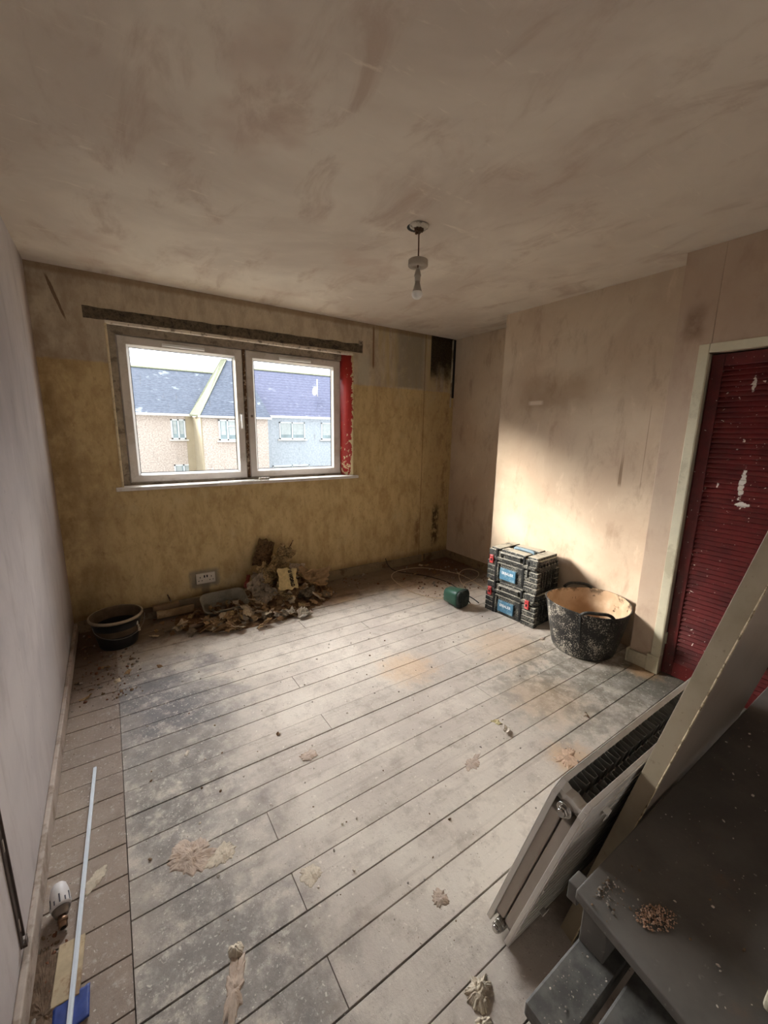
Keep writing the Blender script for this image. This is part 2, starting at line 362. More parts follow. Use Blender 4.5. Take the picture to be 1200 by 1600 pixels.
def boxes(name, lst, mats, parent=None, bevel=0, seg=2):
    bm = bmesh.new()
    for b in lst: bx(bm, *b)
    return obj(name, bm, mats, parent, bevel, seg)
def struct(o): o['kind'] = 'structure'; return o
def tag(o, label, cat, group=None, kind=None):
    o['label'] = label; o['category'] = cat
    if group: o['group'] = group
    if kind: o['kind'] = kind
    return o
def thing(name, label, cat, loc=(0, 0, 0), rotz=0, group=None):
    o = bpy.data.objects.new(name, None); COL.objects.link(o); o.empty_display_size = 0.05
    o.location = loc; o.rotation_euler = (0, 0, rotz); return tag(o, label, cat, group)
def text_mesh(name, body, size, mat, parent, mtx, extrude=0.0006, sx=1.0):
    c = bpy.data.curves.new(name, 'FONT'); c.body = body; c.size = size; c.extrude = extrude; c.align_x = 'CENTER'; c.align_y = 'CENTER'
    t = bpy.data.objects.new(name+'_src', c); COL.objects.link(t)
    dg = bpy.context.evaluated_depsgraph_get(); me = bpy.data.meshes.new_from_object(t.evaluated_get(dg))
    bpy.data.objects.remove(t); me.transform(Matrix.Diagonal((sx, 1, 1, 1))); me.transform(mtx); me.materials.clear(); me.materials.append(mat); me.name = name
    o = bpy.data.objects.new(name, me); COL.objects.link(o)
    if parent: o.parent = parent
    return o
def nz(x, y, z=0.0): return mnoise.noise(Vector((x, y, z)))

# ================================================================== ROOM SHELL
H = 2.4; XR = 3.505; XB = 3.175; XD = 2.994; Y1 = -0.943; Y2 = -2.302; YE = -4.62
WX0, WX1, WZ0, WZ1 = 0.375, 2.245, 1.0, 2.12
# floor: separate boards with gaps over a dark void, one surface
def build_floor():
    bm = bmesh.new(); rnd = random.Random(3)
    def board(x0, x1, y0, y1, dz):
        g = 0.0022+rnd.random()*0.0022
        vs = bx(bm, x0+0.0012, x1-0.0012, y0+g*0.6, y1-g*0.6, -0.024, dz)
    joints = {}
    def seam(k): return -2.605+0.13*k
    jx = {1: 0.682, -1: 0.684, 3: 0.684, 6: 1.094, 9: 1.09, 4: 1.95, 7: 2.15, 12: 1.8, -3: 1.5, 10: 2.6, -6: 1.9, 14: 1.4, 2: 2.3}
    for k in range(-16, 21):
        y0, y1 = seam(k), min(seam(k+1), 0.0)
        if y0 > -0.002: continue
        dz = (rnd.random()-0.5)*0.0024
        cuts = [0.235 if k < 12 else -0.06]
        if k in jx: cuts.append(jx[k])
        cuts.append(3.8)
        for a, b in zip(cuts, cuts[1:]): board(a, b, y0, y1, dz+(rnd.random()-0.5)*0.0008)
    y = -1.045
    while y > YE:
        w = 0.115+rnd.random()*0.02
        board(-0.06, 0.235, y-w, y, (rnd.random()-0.5)*0.002); y -= w
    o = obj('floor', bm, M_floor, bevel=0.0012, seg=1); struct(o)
    s = boxes('floor_void', [(-0.2, 4.1, YE-0.1, 0.05, -0.06, -0.03)], M_dark); s.name = 'floor_underside'; struct(s)
build_floor()
struct(boxes('ceiling', [(-0.2, 4.1, YE-0.1, 0.3, H, H+0.1)], M_ceil))
struct(boxes('wall_left', [(-0.15, 0.0, YE-0.1, 0.3, -0.05, H)], M_left))
struct(boxes('wall_rear', [(0, 4.1, YE-0.1, YE, -0.05, H)], M_left))
bm = bmesh.new()
bx(bm, 0.0, WX0, 0, 0.28, -0.05, H); bx(bm, WX1, 4.1, 0, 0.28, -0.05, H)
bx(bm, WX0, WX1, 0, 0.28, -0.05, WZ0-0.005); bx(bm, WX0, WX1, 0, 0.28, WZ1, H)
struct(obj('wall_window', bm, M_wall))
struct(boxes('wall_alcove', [(XR, 4.1, Y1-0.1, 0.0, -0.05, H)], M_right))
o = struct(boxes('wall_chimney', [(XB, 4.1, Y2-0.05, Y1, -0.05, H+0.02)], M_right, bevel=0.006, seg=3))
DY0, DY1, DZ = -2.478, -3.20, 1.868     # cupboard doorway
bm = bmesh.new()
bx(bm, XD, XD+0.12, DY0, Y2, -0.05, H+0.01); bx(bm, XD, XD+0.12, YE, DY1, -0.05, H+0.01); bx(bm, XD, XD+0.12, DY1, DY0, DZ, H+0.01)
bx(bm, XD+0.12, 4.1, Y2-0.12, Y2-0.052, -0.05, H)
struct(obj('wall_cupboard', bm, M_right, bevel=0.003))
struct(boxes('wall_cupboard_back', [(3.9, 4.1, YE, Y2-0.12, -0.05, H)], M_right)).name = 'wall_right'
# skirting boards
def skirting(name, pts, h, t, m, closed=False):
    bm = bmesh.new()
    for (x0, x1, y0, y1) in pts:
        bx(bm, x0, x1, y0, y1, 0.0, h)
    return struct(obj(name, bm, m, bevel=0.004))
skirting('baseboard_left', [(0.0, 0.018, YE, -0.018)], 0.082, 0.02, M_skirt_left)
bm = bmesh.new()   # uneven top where the old plaster broke away
for (a, b, h) in ((0.0, 0.62, 0.085), (0.62, 1.2, 0.10), (1.2, 2.55, 0.095), (2.55, 3.12, 0.085), (3.16, 3.505, 0.088)):
    bx(bm, a, b, -0.02, 0.0, 0.0, h)
struct(obj('baseboard_window', bm, M_skirt_dark, bevel=0.003))
skirting('baseboard_alcove', [(XR-0.018, XR, Y1, -0.02)], 0.085, 0.018, M_skirt_dark)
skirting('baseboard_cupboard', [(XD-0.016, XD, DY0+0.066, Y2), (XD-0.016, XD+0.1, Y2, Y2+0.014)], 0.088, 0.02, M_cream)
# casing round the cupboard doorway
bm = bmesh.new()
bx(bm, XD-0.018, XD, DY0, DY0+0.048, 0.0, DZ+0.045); bx(bm, XD-0.0178, XD, DY1-0.04, DY0-0.0002, DZ, DZ+0.0448)
bx(bm, XD-0.018, XD, DY1-0.048, DY1, 0, DZ+0.045)
bx(bm, XD-0.0165, XD+0.02, DY0-0.004, DY0+0.001, 0.12, DZ-0.006)
bx(bm, XD-0.022, XD, DY0-0.002, DY0+0.066, 0.0, 0.112)
struct(obj('trim_1', bm, M_cream, bevel=0.004))

# red louvred cupboard door
door = struct(boxes('door_1', [(XD+0.022, XD+0.05, DY0-0.062, DY0-0.006, 0.012, DZ-0.008), (XD+0.022, XD+0.05, DY1+0.006, DY1+0.062, 0.012, DZ-0.008),
        (XD+0.022, XD+0.05, DY1+0.062, DY0-0.062, 0.012, 0.105), (XD+0.022, XD+0.05, DY1+0.062, DY0-0.062, DZ-0.07, DZ-0.008)], M_reddoor, bevel=0.003))
bm = bmesh.new(); z = 0.112
while z < DZ-0.075:
    R = Matrix.Translation((XD+0.036, 0, z+0.010)) @ Matrix.Rotation(math.radians(-60), 4, 'Y')
    bx(bm, -0.019, 0.019, DY1+0.060, DY0-0.060, -0.0032, 0.0032, 0, R); z += 0.0265
bx(bm, XD+0.047, XD+0.052, DY1+0.05, DY0-0.05, 0.1, DZ-0.06)
louvre = obj('louvre_panel', bm, M_reddoor, door, bevel=0.0015, seg=1)
hz_ = boxes('hinge', [(XD+0.012, XD+0.024, DY0-0.012, DY0-0.004, 0.20, 0.275)], M_cream, door)

# lintel strip laid bare above the window
bm = bmesh.new(); rr = random.Random(5)
xs = [0.262+(2.345-0.262)*i/60 for i in range(61)]
top = [2.190+0.010*nz(x*9, 1)+0.018*(x-0.26)/2.08 for x in xs]; bot = [2.121+0.006*nz(x*11, 5)+0.016*max(0, (x-0.26)/2.08) for x in xs]
F0 = [bm.verts.new((x, -0.006-0.004*nz(x*20, 9), t)) for x, t in zip(xs, top)]; G0 = [bm.verts.new((x, -0.002, b)) for x, b in zip(xs, bot)]
F1 = [bm.verts.new((x, 0.01, t)) for x, t in zip(xs, top)]; G1 = [bm.verts.new((x, 0.01, b)) for x, b in zip(xs, bot)]
for i in range(60):
    bm.faces.new((F0[i], F0[i+1], G0[i+1], G0[i])); bm.faces.new((F1[i], F1[i+1], F0[i+1], F0[i])); bm.faces.new((G0[i], G0[i+1], G1[i+1], G1[i]))
struct(obj('trim_2', bm, M_concrete))
# white bead line under it, chipped plaster edge
struct(boxes('trim_3', [(WX0, WX1, -0.004, 0.03, 2.105, 2.124)], plain('chipped white head edge', srgb(214, 204, 186), 0.8, var=0.1, scale=40, dirt=srgb(90, 76, 60), dirt_amt=0.8), bevel=0.003))
# pale strip and dark chase in the far top corner
struct(boxes('trim_4', [(3.452, 3.466, -0.012, 0.0, 1.70, 2.39)], M_skirt, bevel=0.002))
struct(boxes('trim_5', [(3.470, 3.500, -0.010, 0.0, 1.80, 2.395)], M_blackp, bevel=0.002))
# left reveal plaster bead
struct(boxes('trim_6', [(WX0-0.004, WX0+0.010, -0.004, 0.05, 1.015, 2.105)], plain('pale reveal edge', srgb(216, 200, 164), 0.8, var=0.08, scale=30, dirt=srgb(150, 130, 100)), bevel=0.003))
# red right reveal
bm = bmesh.new()
prof = [(2.170, 0.14), (2.168, 0.095), (2.172, 0.070), (2.182, 0.046), (2.198, 0.026), (2.218, 0.010), (2.236, 0.001), (2.249, -0.002), (2.252, 0.03), (2.252, 0.14)]
A = [bm.verts.new((x, y, 1.018)) for x, y in prof]; B = [bm.verts.new((x, y, 2.118)) for x, y in prof]
for i in range(len(prof)-1):
    f = bm.faces.new((A[i], A[i+1], B[i+1], B[i])); f.smooth = True
bm.faces.new(A[::-1]); bm.faces.new(B)
struct(obj('trim_7', bm, M_redtrim))

# ------------------------------------------------------------------ window
win = struct(boxes('window_1', [(WX0, 0.428, 0.085, 0.20, 1.0, 2.12), (2.164, WX1, 0.11, 0.20, 1.031, 2.061), (0.4282, WX1, 0.086, 0.20, 2.062, 2.119),
                                (0.4282, WX1, 0.09, 0.20, 0.998, 1.03)], M_greywood))
boxes('mullion', [(1.2805, 1.3035, 0.096, 0.19, 1.0305, 2.0615)], M_rot, win, bevel=0.002)
def sash(x0, x1, gx0, gx1, hinge_side):
    fz0, fz1, gz0, gz1 = 1.030, 2.060, 1.098, 1.990
    bm = bmesh.new()
    def ring(o_, i_, ya, yb):
        (a0, a1, b0, b1), (c0, c1, d0, d1) = o_, i_
        O = [(a0, b0), (a1, b0), (a1, b1), (a0, b1)]; I = [(c0, d0), (c1, d0), (c1, d1), (c0, d1)]
        vo = [bm.verts.new((u, ya, v)) for u, v in O]; vi = [bm.verts.new((u, yb, v)) for u, v in I]
        for k in range(4): bm.faces.new((vo[k], vo[(k+1) % 4], vi[(k+1) % 4], vi[k]))
    e = 0.008
    ring((x0, x1, fz0, fz1), (x0+e, x1-e, fz0+e, fz1-e), 0.105, 0.098)
    ring((x0+e, x1-e, fz0+e, fz1-e), (gx0-0.014, gx1+0.014, gz0-0.014, gz1+0.014), 0.098, 0.098)
    ring((x0, x1, fz0, fz1), (x0, x1, fz0, fz1), 0.18, 0.105)
    ring((gx0-0.014, gx1+0.014, gz0-0.014, gz1+0.014), (gx0-0.012, gx1+0.012, gz0-0.012, gz1+0.012), 0.098, 0.104)
    s = obj('sash', bm, M_upvc, win)
    bm = bmesh.new()
    ring((gx0-0.012, gx1+0.012, gz0-0.012, gz1+0.012), (gx0+0.002, gx1-0.002, gz0+0.002, gz1-0.002), 0.104, 0.124)
    obj('glazing_bead', bm, M_bead, s)
    bm = bmesh.new()
    ring((gx0+0.002, gx1-0.002, gz0+0.002, gz1-0.002), (gx0+0.006, gx1-0.006, gz0+0.006, gz1-0.006), 0.124, 0.126)
    obj('gasket', bm, M_gasket, s)
    bm = bmesh.new(); bm.faces.new([bm.verts.new(v) for v in ((gx0, 0.128, gz0), (gx1, 0.128, gz0), (gx1, 0.128, gz1), (gx0, 0.128, gz1))])
    obj('glass_pane', bm, M_glass, s)
    vx = (gx0+gx1)/2
    boxes('trickle_vent', [(vx-0.145, vx+0.145, 0.088, 0.099, 2.012, 2.034), (vx-0.138, vx+0.138, 0.082, 0.089, 2.016, 2.022)], M_bead, s, bevel=0.003)
    return s
s1 = sash(0.430, 1.280, 0.500, 1.209, 1); s2 = sash(1.304, 2.166, 1.375, 2.081, 0)
def whandle(x, par, flip):
    bm = bmesh.new(); bx(bm, x-0.013, x+0.013, 0.088, 0.099, 1.50, 1.56); bx(bm, x-0.007, x+0.007, 0.066, 0.088, 1.535, 1.55); bx(bm, x-0.009, x+0.009, 0.064, 0.074, 1.44, 1.55)
    obj('window_handle', bm, M_bead, par, bevel=0.003)
whandle(1.252, s1, 1)
boxes('window_latch', [(1.326, 1.342, 0.082, 0.099, 1.53, 1.55)], M_chrome, s2, bevel=0.002)
# window board, thick front edge
sill = struct(boxes('trim_8', [(0.335, 2.292, -0.034, 0.094, 0.990, 1.016)], M_sill, bevel=0.005, seg=3)); sill.name = 'window_board'; sill.name = 'trim_8'
tag(boxes('plastic_strip', [(1.02, 1.30, -0.022, 0.012, 1.0165, 1.022)], M_bead, bevel=0.001), 'short flat white plastic strip lying on the window board', 'plastic strip')
bm = bmesh.new(); tube(bm, spline([(1.34, -0.012, 1.028), (1.36, -0.008, 1.029), (1.40, -0.012, 1.028), (1.425, -0.010, 1.028)], 4), 0.0105, 10)
tag(obj('mastic_lump', bm, plain('pale speckled mastic', srgb(206, 198, 182), 0.7, var=0.3, scale=160, dirt=srgb(70, 60, 50), dirt_amt=0.9)), 'small pale speckled roll resting on the middle of the window board', 'sealant')

# ================================================================== OUTSIDE
def rough_render(name, a, b, sc):
    t = T(name, 0.95, 0.1); n = t.noise(t.pos, sc, 3, 0.7); n2 = t.noise(t.pos, 0.8, 3)
    c = t.mix(t.ss(n, 0.4, 0.6), a, b); t.bump(n, 0.4, 0.03)
    return t.done(t.mix(t.mul(t.ss(n2, 0.5, 0.7), 0.3), c, a))
M_pebble = rough_render('pinkish pebble dash', srgb(176, 162, 152), srgb(204, 194, 184), 14)
M_smooth = plain('cream smooth render', srgb(168, 156, 132), 0.9, var=0.05, scale=2)
M_blue = rough_render('pale blue grey render', srgb(166, 176, 184), srgb(184, 192, 200), 9)
def mat_roof(name, a, b, course, moss):
    t = T(name, 0.85, 0.2); p = t.pos; z = t.sep(p, 2)
    fr = t.ma('FRACT', t.ma('DIVIDE', z, course)); n = t.noise(t.vscale(p, (3.2, 3.2, 9)), 1.6, 4, 0.7); n2 = t.noise(t.vscale(p, (1, 1, 2)), 1.3, 4, 0.6)
    c = t.mix(t.ss(n, 0.35, 0.65), a, b); c = t.mix(t.mul(t.ss(fr, 0.30, 0.02), 0.6), c, tuple(v*0.45 for v in a[:3])+(1,))
    c = t.mix(t.mul(t.ss(n2, 0.62, 0.70), 0.6), c, moss); t.bump(fr, 0.3, 0.05)
    return t.done(c)
M_slate = mat_roof('dark blue slate roof', srgb(70, 78, 92), srgb(92, 100, 114), 0.11, srgb(150, 160, 166))
M_tile = mat_roof('purple grey concrete tile roof', srgb(84, 88, 110), srgb(102, 106, 128), 0.20, srgb(140, 144, 156))
M_moss = plain('mossy roof edge', srgb(84, 88, 68), 0.95, var=0.25, scale=8)
M_gutter = plain('white gutter', srgb(208, 206, 200), 0.6, var=0.05)
M_wframe = plain('white house window frame', srgb(214, 220, 222), 0.5, var=0.03)
M_wglass = plain('reflective house window glass', srgb(128, 146, 150), 0.15, spec=0.6, var=0.2, scale=3)
M_curtain = plain('net curtain behind glass', srgb(176, 184, 184), 0.7, var=0.1, scale=6)
M_grass = plain('pale outdoor paving', srgb(112, 110, 104), 1.0, var=0.2, scale=3)
M_pipe = plain('grey downpipe', srgb(92, 98, 110), 0.6)
struct(boxes('lawn_ground', [(-25, 45, 0.6, 60, -3.3, -3.2)], M_grass)).name = 'outdoor_ground'
def house_window(root, x0, x1, z0, z1, y, mull, top=None):
    f = boxes('window', [(x0, x1, y-0.06, y+0.02, z1-0.07, z1), (x0, x1, y-0.06, y+0.02, z0, z0+0.07), (x0, x0+0.07, y-0.06, y+0.02, z0, z1), (x1-0.07, x1, y-0.06, y+0.02, z0, z1),
                         (mull-0.035, mull+0.035, y-0.06, y+0.02, z0, z1)]+([(mull, x1, y-0.06, y+0.02, top-0.03, top+0.03)] if top else []), M_wframe, root)
    boxes('pane', [(x0+0.05, x1-0.05, y-0.02, y+0.01, z0+0.05, z1-0.05)], M_wglass, f)
    boxes('curtain', [(x0+0.12, mull-0.10, y-0.024, y-0.02, z0+0.28, z1-0.07), (mull+0.08, x1-0.10, y-0.024, y-0.02, z0+0.28, z1-0.07)], M_curtain, f)
    boxes('window_ledge', [(x0-0.12, x1+0.12, y-0.14, y, z0-0.09, z0-0.01)], M_gutter, f)
    return f
def poly_roof(name, quads, m, root, th=0.08):
    bm = bmesh.new()
    for q in quads:
        up = [bm.verts.new(v) for v in q]; dn = [bm.verts.new((v[0], v[1], v[2]-th)) for v in q]; n = len(q)
        bm.faces.new(up); bm.faces.new(dn[::-1])
        for i in range(n): bm.faces.new((up[i], up[(i+1) % n], dn[(i+1) % n], dn[i]))
    return obj(name, bm, m, root)
# house with slate roof (left) and its projecting wing
hl = thing('house', 'pink pebble dashed house with dark slate roof seen through left window pane', 'house', (0, 22, -3.2)); O = Vector((0, 22, -3.2))
def loc(l): return [tuple(Vector(v)-O) for v in l]
def hb(name, lst, m): 
    return boxes(name, [(a-O.x, b-O.x, c-O.y, d-O.y, e-O.z, f-O.z) for a, b, c, d, e, f in lst], m, hl)
hb('wall', [(-6, 4.43, 22, 30, -3.2, 2.15)], M_pebble)
hb('wing_wall', [(4.50, 7.95, 19.72, 26, -3.2, 2.02)], M_pebble)
hb('corner_render', [(4.43, 4.50, 19.7, 22, -3.2, 2.02), (4.05, 4.43, 21.93, 22.0, -3.2, 2.12)], M_smooth)
rl = poly_roof('roof', [loc([(-6.3, 21.7, 2.14), (4.6, 21.7, 2.16), (6.9, 26.4, 5.02), (-6.3, 26.4, 5.02)])], M_slate, hl)
poly_roof('ridge_tiles', [loc([(-6.3, 26.25, 4.98), (6.8, 26.25, 4.98), (6.8, 26.55, 5.10), (-6.3, 26.55, 5.10)])], M_moss, rl)
poly_roof('wing_roof', [loc([(4.36, 19.55, 2.03), (8.1, 19.55, 2.06), (8.12, 25.3, 5.75), (7.2, 25.3, 5.75)])], M_slate, hl)
poly_roof('hip_tiles', [loc([(4.18, 21.3, 2.14), (4.40, 19.55, 2.06), (7.28, 25.3, 5.85), (6.95, 25.5, 5.82)])], M_moss, hl)
hb('gutter', [(-6.3, 4.3, 21.62, 21.75, 2.05, 2.17), (4.3, 8.1, 19.45, 19.57, 1.96, 2.06)], M_gutter)
def hw(*a):
    x0, x1, z0, z1, y, mull = a[:6]; top = a[6] if len(a) > 6 else None
    return house_window(hl, x0-O.x, x1-O.x, z0-O.z, z1-O.z, y-O.y, mull-O.x, (top-O.z) if top else None)
hw(3.31, 4.03, 0.80, 1.88, 22, 3.68); hw(5.30, 6.75, 0.80, 1.88, 19.72, 5.75, 1.55); hw(3.31, 4.25, -1.9, -0.60, 22, 3.8)
# pale blue house (right)
hr = thing('house', 'pale blue rendered house with purple tiled roof seen through right window pane', 'house', (12, 22, -3.2)); O = Vector((12, 22, -3.2))
def hb2(name, lst, m): return boxes(name, [(a-O.x, b-O.x, c-O.y, d-O.y, e-O.z, f-O.z) for a, b, c, d, e, f in lst], m, hr)
hb2('wall', [(8.0, 24, 22, 30, -3.2, 2.17)], M_blue)
r2_ = poly_roof('roof', [loc([(7.6, 21.7, 2.22), (24, 21.7, 2.26), (24, 26.6, 5.62), (8.0, 26.6, 5.55)])], M_tile, hr)
poly_roof('ridge_tiles', [loc([(8.0, 26.45, 5.50), (24, 26.45, 5.57), (24, 26.8, 5.70), (8.0, 26.8, 5.63)])], M_moss, r2_)
hb2('gutter', [(8.1, 24, 21.6, 21.74, 2.12, 2.26)], M_gutter)
for (a, b, c, d, mu) in ((9.42, 11.12, 0.82, 1.88, 10.26), (12.3, 13.9, 0.80, 1.90, 13.1), (8.9, 11.4, -2.0, -0.84, 10.2)):
    house_window(hr, a-O.x, b-O.x, c-O.z, d-O.z, 0, mu-O.x)
bm = bmesh.new(); tube(bm, loc([(8.45, 21.62, 2.05), (8.40, 21.7, 1.75), (8.22, 21.85, 1.6), (8.22, 21.9, -3.1)]), 0.05, 8); obj('downpipe', bm, M_pipe, hr)
bm = bmesh.new(); rings = lathe(bm, [(0.0, 0.06), (0.16, 0.04), (0.30, 0.0)], 20)
for v in bm.verts: v.co = Matrix.Translation(Vector((12.62, 23.6, 4.05))-O) @ Matrix.Rotation(math.radians(100), 4, 'X') @ Matrix.Rotation(0.5, 4, 'Y') @ v.co
tube(bm, loc([(12.95, 23.9, 3.6), (12.95, 23.9, 4.9)]), 0.03, 6); tube(bm, loc([(12.95, 23.9, 4.0), (12.6, 23.6, 4.05)]), 0.025, 6)
obj('satellite_dish', bm, M_gutter, hr)

# ================================================================== CEILING PENDANT
pend = thing('pendant_light', 'bare frosted bulb hanging on short brown flex from broken ceiling rose', 'ceiling light', (1.644, -1.692, H))
bm = bmesh.new(); lathe(bm, [(0.0, -0.012), (0.030, -0.013), (0.044, -0.009), (0.047, -0.001), (0.047, 0.0)], 32); 
for v in bm.verts: v.co = Matrix.Rotation(0.10, 4, 'X') @ v.co
M_dirtywhite = plain('dirty white plastic', srgb(196, 188, 172), 0.6, var=0.12, scale=60, dirt=srgb(70, 58, 44), dirt_amt=0.8)
obj('ceiling_rose', bm, M_dirtywhite, pend)
bm = bmesh.new(); lathe(bm, [(0.0, -0.0006), (0.050, -0.0008), (0.051, -0.0002)], 24)
for v in bm.verts: v.co += Vector((0.006, 0.020, -0.0002))
obj('ceiling_hole', bm, M_blackp, pend)
bm = bmesh.new()
for k in range(7):
    a = k*0.9; bx(bm, 0.016*math.cos(a)-0.005, 0.016*math.cos(a)+0.005, 0.016*math.sin(a)-0.004, 0.016*math.sin(a)+0.004, -0.026-0.004*(k % 3), -0.010)
tube(bm, spline([(0.02, 0, -0.012), (0.014, 0.012, -0.028), (0.0, 0.004, -0.03)], 4), 0.003, 6); tube(bm, spline([(-0.02, 0.01, -0.012), (-0.010, -0.01, -0.03), (0.0, -0.002, -0.034)], 4), 0.003, 6)
obj('terminal_block', bm, plain('brown terminals', srgb(84, 62, 44), 0.6, var=0.4), pend)
bm = bmesh.new(); tube(bm, [(0, 0, -0.012), (0.001, 0, -0.1), (0, 0, -0.19)], 0.0032, 8); obj('flex', bm, plain('brown flex', srgb(96, 66, 46), 0.6), pend)
bm = bmesh.new(); lathe(bm, [(0.004, -0.147), (0.043, -0.149), (0.047, -0.152), (0.048, -0.176), (0.044, -0.180), (0.006, -0.174), (0.004, -0.147)], 40)
M_oldplast = plain('aged grey white plastic', srgb(168, 158, 144), 0.5, var=0.06)
obj('rose_cover', bm, M_oldplast, pend)
bm = bmesh.new(); lathe(bm, [(0.0, -0.184), (0.007, -0.186), (0.010, -0.194), (0.013, -0.203), (0.0145, -0.214), (0.0165, -0.216), (0.0165, -0.222), (0.014, -0.224), (0.014, -0.245), (0.0, -0.245)], 24)
obj('lamp_holder', bm, M_oldplast, pend)
bm = bmesh.new(); lathe(bm, [(0.012, -0.243), (0.012, -0.250), (0.0145, -0.262), (0.020, -0.280), (0.0235, -0.291), (0.022, -0.293), (0.0, -0.293)], 28)
bulb = obj('light_bulb', bm, plain('grey lamp body', srgb(150, 140, 128), 0.5), pend)
bm = bmesh.new(); pr = [(0.0235, -0.291)]
for k in range(1, 13):
    a = -0.30+(PI/2+0.30)*k/12; pr.append((0.0268*math.cos(a), -0.300-0.0268*math.sin(a)))
lathe(bm, pr[:-1]+[(0, -0.3268)], 28)
obj('frosted_globe', bm, plain('frosted white globe', srgb(240, 238, 232), 0.25, spec=0.5, var=0.03), bulb)

# ================================================================== SOCKET
sock = thing('wall_socket', 'white double wall socket above the grey trough on the yellow wall', 'socket', (0.874, 0, 0.245))
boxes('face_plate', [(-0.072, 0.072, -0.012, 0.0, -0.043, 0.043)], plain('off white socket plastic', srgb(202, 192, 176), 0.5, var=0.06), sock, bevel=0.004, seg=3)
for sx in (-1, 1):
    boxes('rocker_switch', [(sx*0.010-0.005, sx*0.010+0.005, -0.0145, -0.011, 0.006, 0.026)], M_blackp, sock, bevel=0.001)
    boxes('pin_hole', [(sx*0.042-0.003, sx*0.042+0.003, -0.0128, -0.0118, 0.005, 0.016), (sx*0.042-0.016, sx*0.042-0.008, -0.0128, -0.0118, -0.020, -0.014), (sx*0.042+0.008, sx*0.042+0.016, -0.0128, -0.0118, -0.020, -0.014)], M_blackp, sock)

# old bracket on the left wall
bm = bmesh.new()
bx(bm, 0.0, 0.004, -2.214, -2.196, 0.10, 0.62); bx(bm, 0.0, 0.009, -2.197, -2.193, 0.12, 0.62); bx(bm, 0.004, 0.014, -2.214, -2.197, 0.10, 0.110); bx(bm, 0.011, 0.014, -2.214, -2.197, 0.110, 0.124)
br = tag(obj('radiator_bracket', bm, plain('dull grey steel bracket', srgb(92, 82, 76), 0.5, 0.5), bevel=0.001), 'grey steel radiator bracket screwed to the left wall above the valve', 'bracket')
M_slot = plain('pale slot', srgb(176, 164, 154), 0.8)
for sz in (0.15, 0.40): boxes('bracket_slot', [(0.0035, 0.0055, -2.208, -2.202, sz, sz+0.035)], M_slot, br)

# ================================================================== RADIATOR
rad = thing('radiator', 'white double panel radiator leaning with its fins showing beside the old beige door', 'radiator', (1.120, -2.872, 0.0))
RL, RH, RT = 1.0, 0.632, 0.084
rad.rotation_euler = (math.radians(15.2), 0, 0)
M_rad = plain('white enamelled steel', srgb(226, 221, 212), 0.35, spec=0.4, var=0.04, scale=8, dirt=srgb(164, 152, 136), dirt_amt=0.35)
M_radside = plain('grey primed channel steel', srgb(196, 186, 174), 0.5, spec=0.3, var=0.04, scale=8)
M_fin = plain('grey convector fins', srgb(140, 141, 136), 0.5, spec=0.4, var=0.08)
ch = 0.032
outl = [(0.0, 0.004), (RL, 0.004), (RL, RH-ch), (RL-ch, RH), (ch*0.7, RH), (0.0, RH-ch)]
def panel(y0, y1, nm, ribs, lipdir):
    bm = bmesh.new(); prism(bm, outl, 1, y0, y1)
    # folded lip round the edge
    yl = (y0, y0-0.012) if lipdir < 0 else (y1, y1+0.012)
    n = len(outl)
    for i in range(n):
        a, b = Vector(outl[i]), Vector(outl[(i+1) % n]); d = (b-a).normalized(); nrm = Vector((-d.y, d.x))*0.0025
        q = [a, b, b+nrm, a+nrm]
        prism(bm, [tuple(v) for v in q], 1, min(yl), max(yl))
    if ribs:
        yf = y0 if lipdir > 0 else y1
        s = -1 if lipdir > 0 else 1
        for k in range(28):
            xx = 0.03+k*0.0345
            if xx > RL-0.03: break
            bx(bm, xx, xx+0.018, min(yf, yf+s*0.004), max(yf, yf+s*0.004), 0.05, RH-0.05)
    return obj(nm, bm, M_rad, rad, bevel=0.0015)
panel(RT-0.003, RT, 'front_panel', False, -1)
# horizontal ribs pressed in the back panel
bp_ = panel(0.0, 0.003, 'back_panel', False, 1)
bm = bmesh.new()
for k in range(16): bx(bm, 0.012, RL-0.012, -0.0022, 0.001, 0.03+k*0.036, 0.03+k*0.036+0.018)
obj('panel_ribbing', bm, M_rad, bp_)
# flat water channels seen from the end
boxes('water_channel', [(0.005, RL-0.016, 0.005, 0.0395, 0.06, RH-0.080)], M_radside, rad, bevel=0.004)
boxes('water_channel', [(0.005, RL-0.016, 0.0435, 0.079, 0.06, RH-0.080)], M_radside, rad, bevel=0.004)
def fins(ya, yb, nm):
    bm = bmesh.new(); x = 0.045; r = []; up = True
    while x < RL-0.04:
        r += [(x, ya if up else yb), (x+0.013, ya if up else yb)]; x += 0.0185; up = not up
    for (a, b) in zip(r, r[1:]):
        v = [bm.verts.new((a[0], a[1], RH-0.10)), bm.verts.new((b[0], b[1], RH-0.10)), bm.verts.new((b[0], b[1], RH-0.022)), bm.verts.new((a[0], a[1], RH-0.022))]
        bm.faces.new(v)
    bmesh.ops.remove_doubles(bm, verts=bm.verts[:], dist=1e-5)
    o = obj(nm, bm, M_fin, rad); s = o.modifiers.new('s', 'SOLIDIFY'); s.thickness = 0.0018; return o
fins(0.006, 0.035, 'convector_fins'); fins(0.046, 0.076, 'convector_fins')
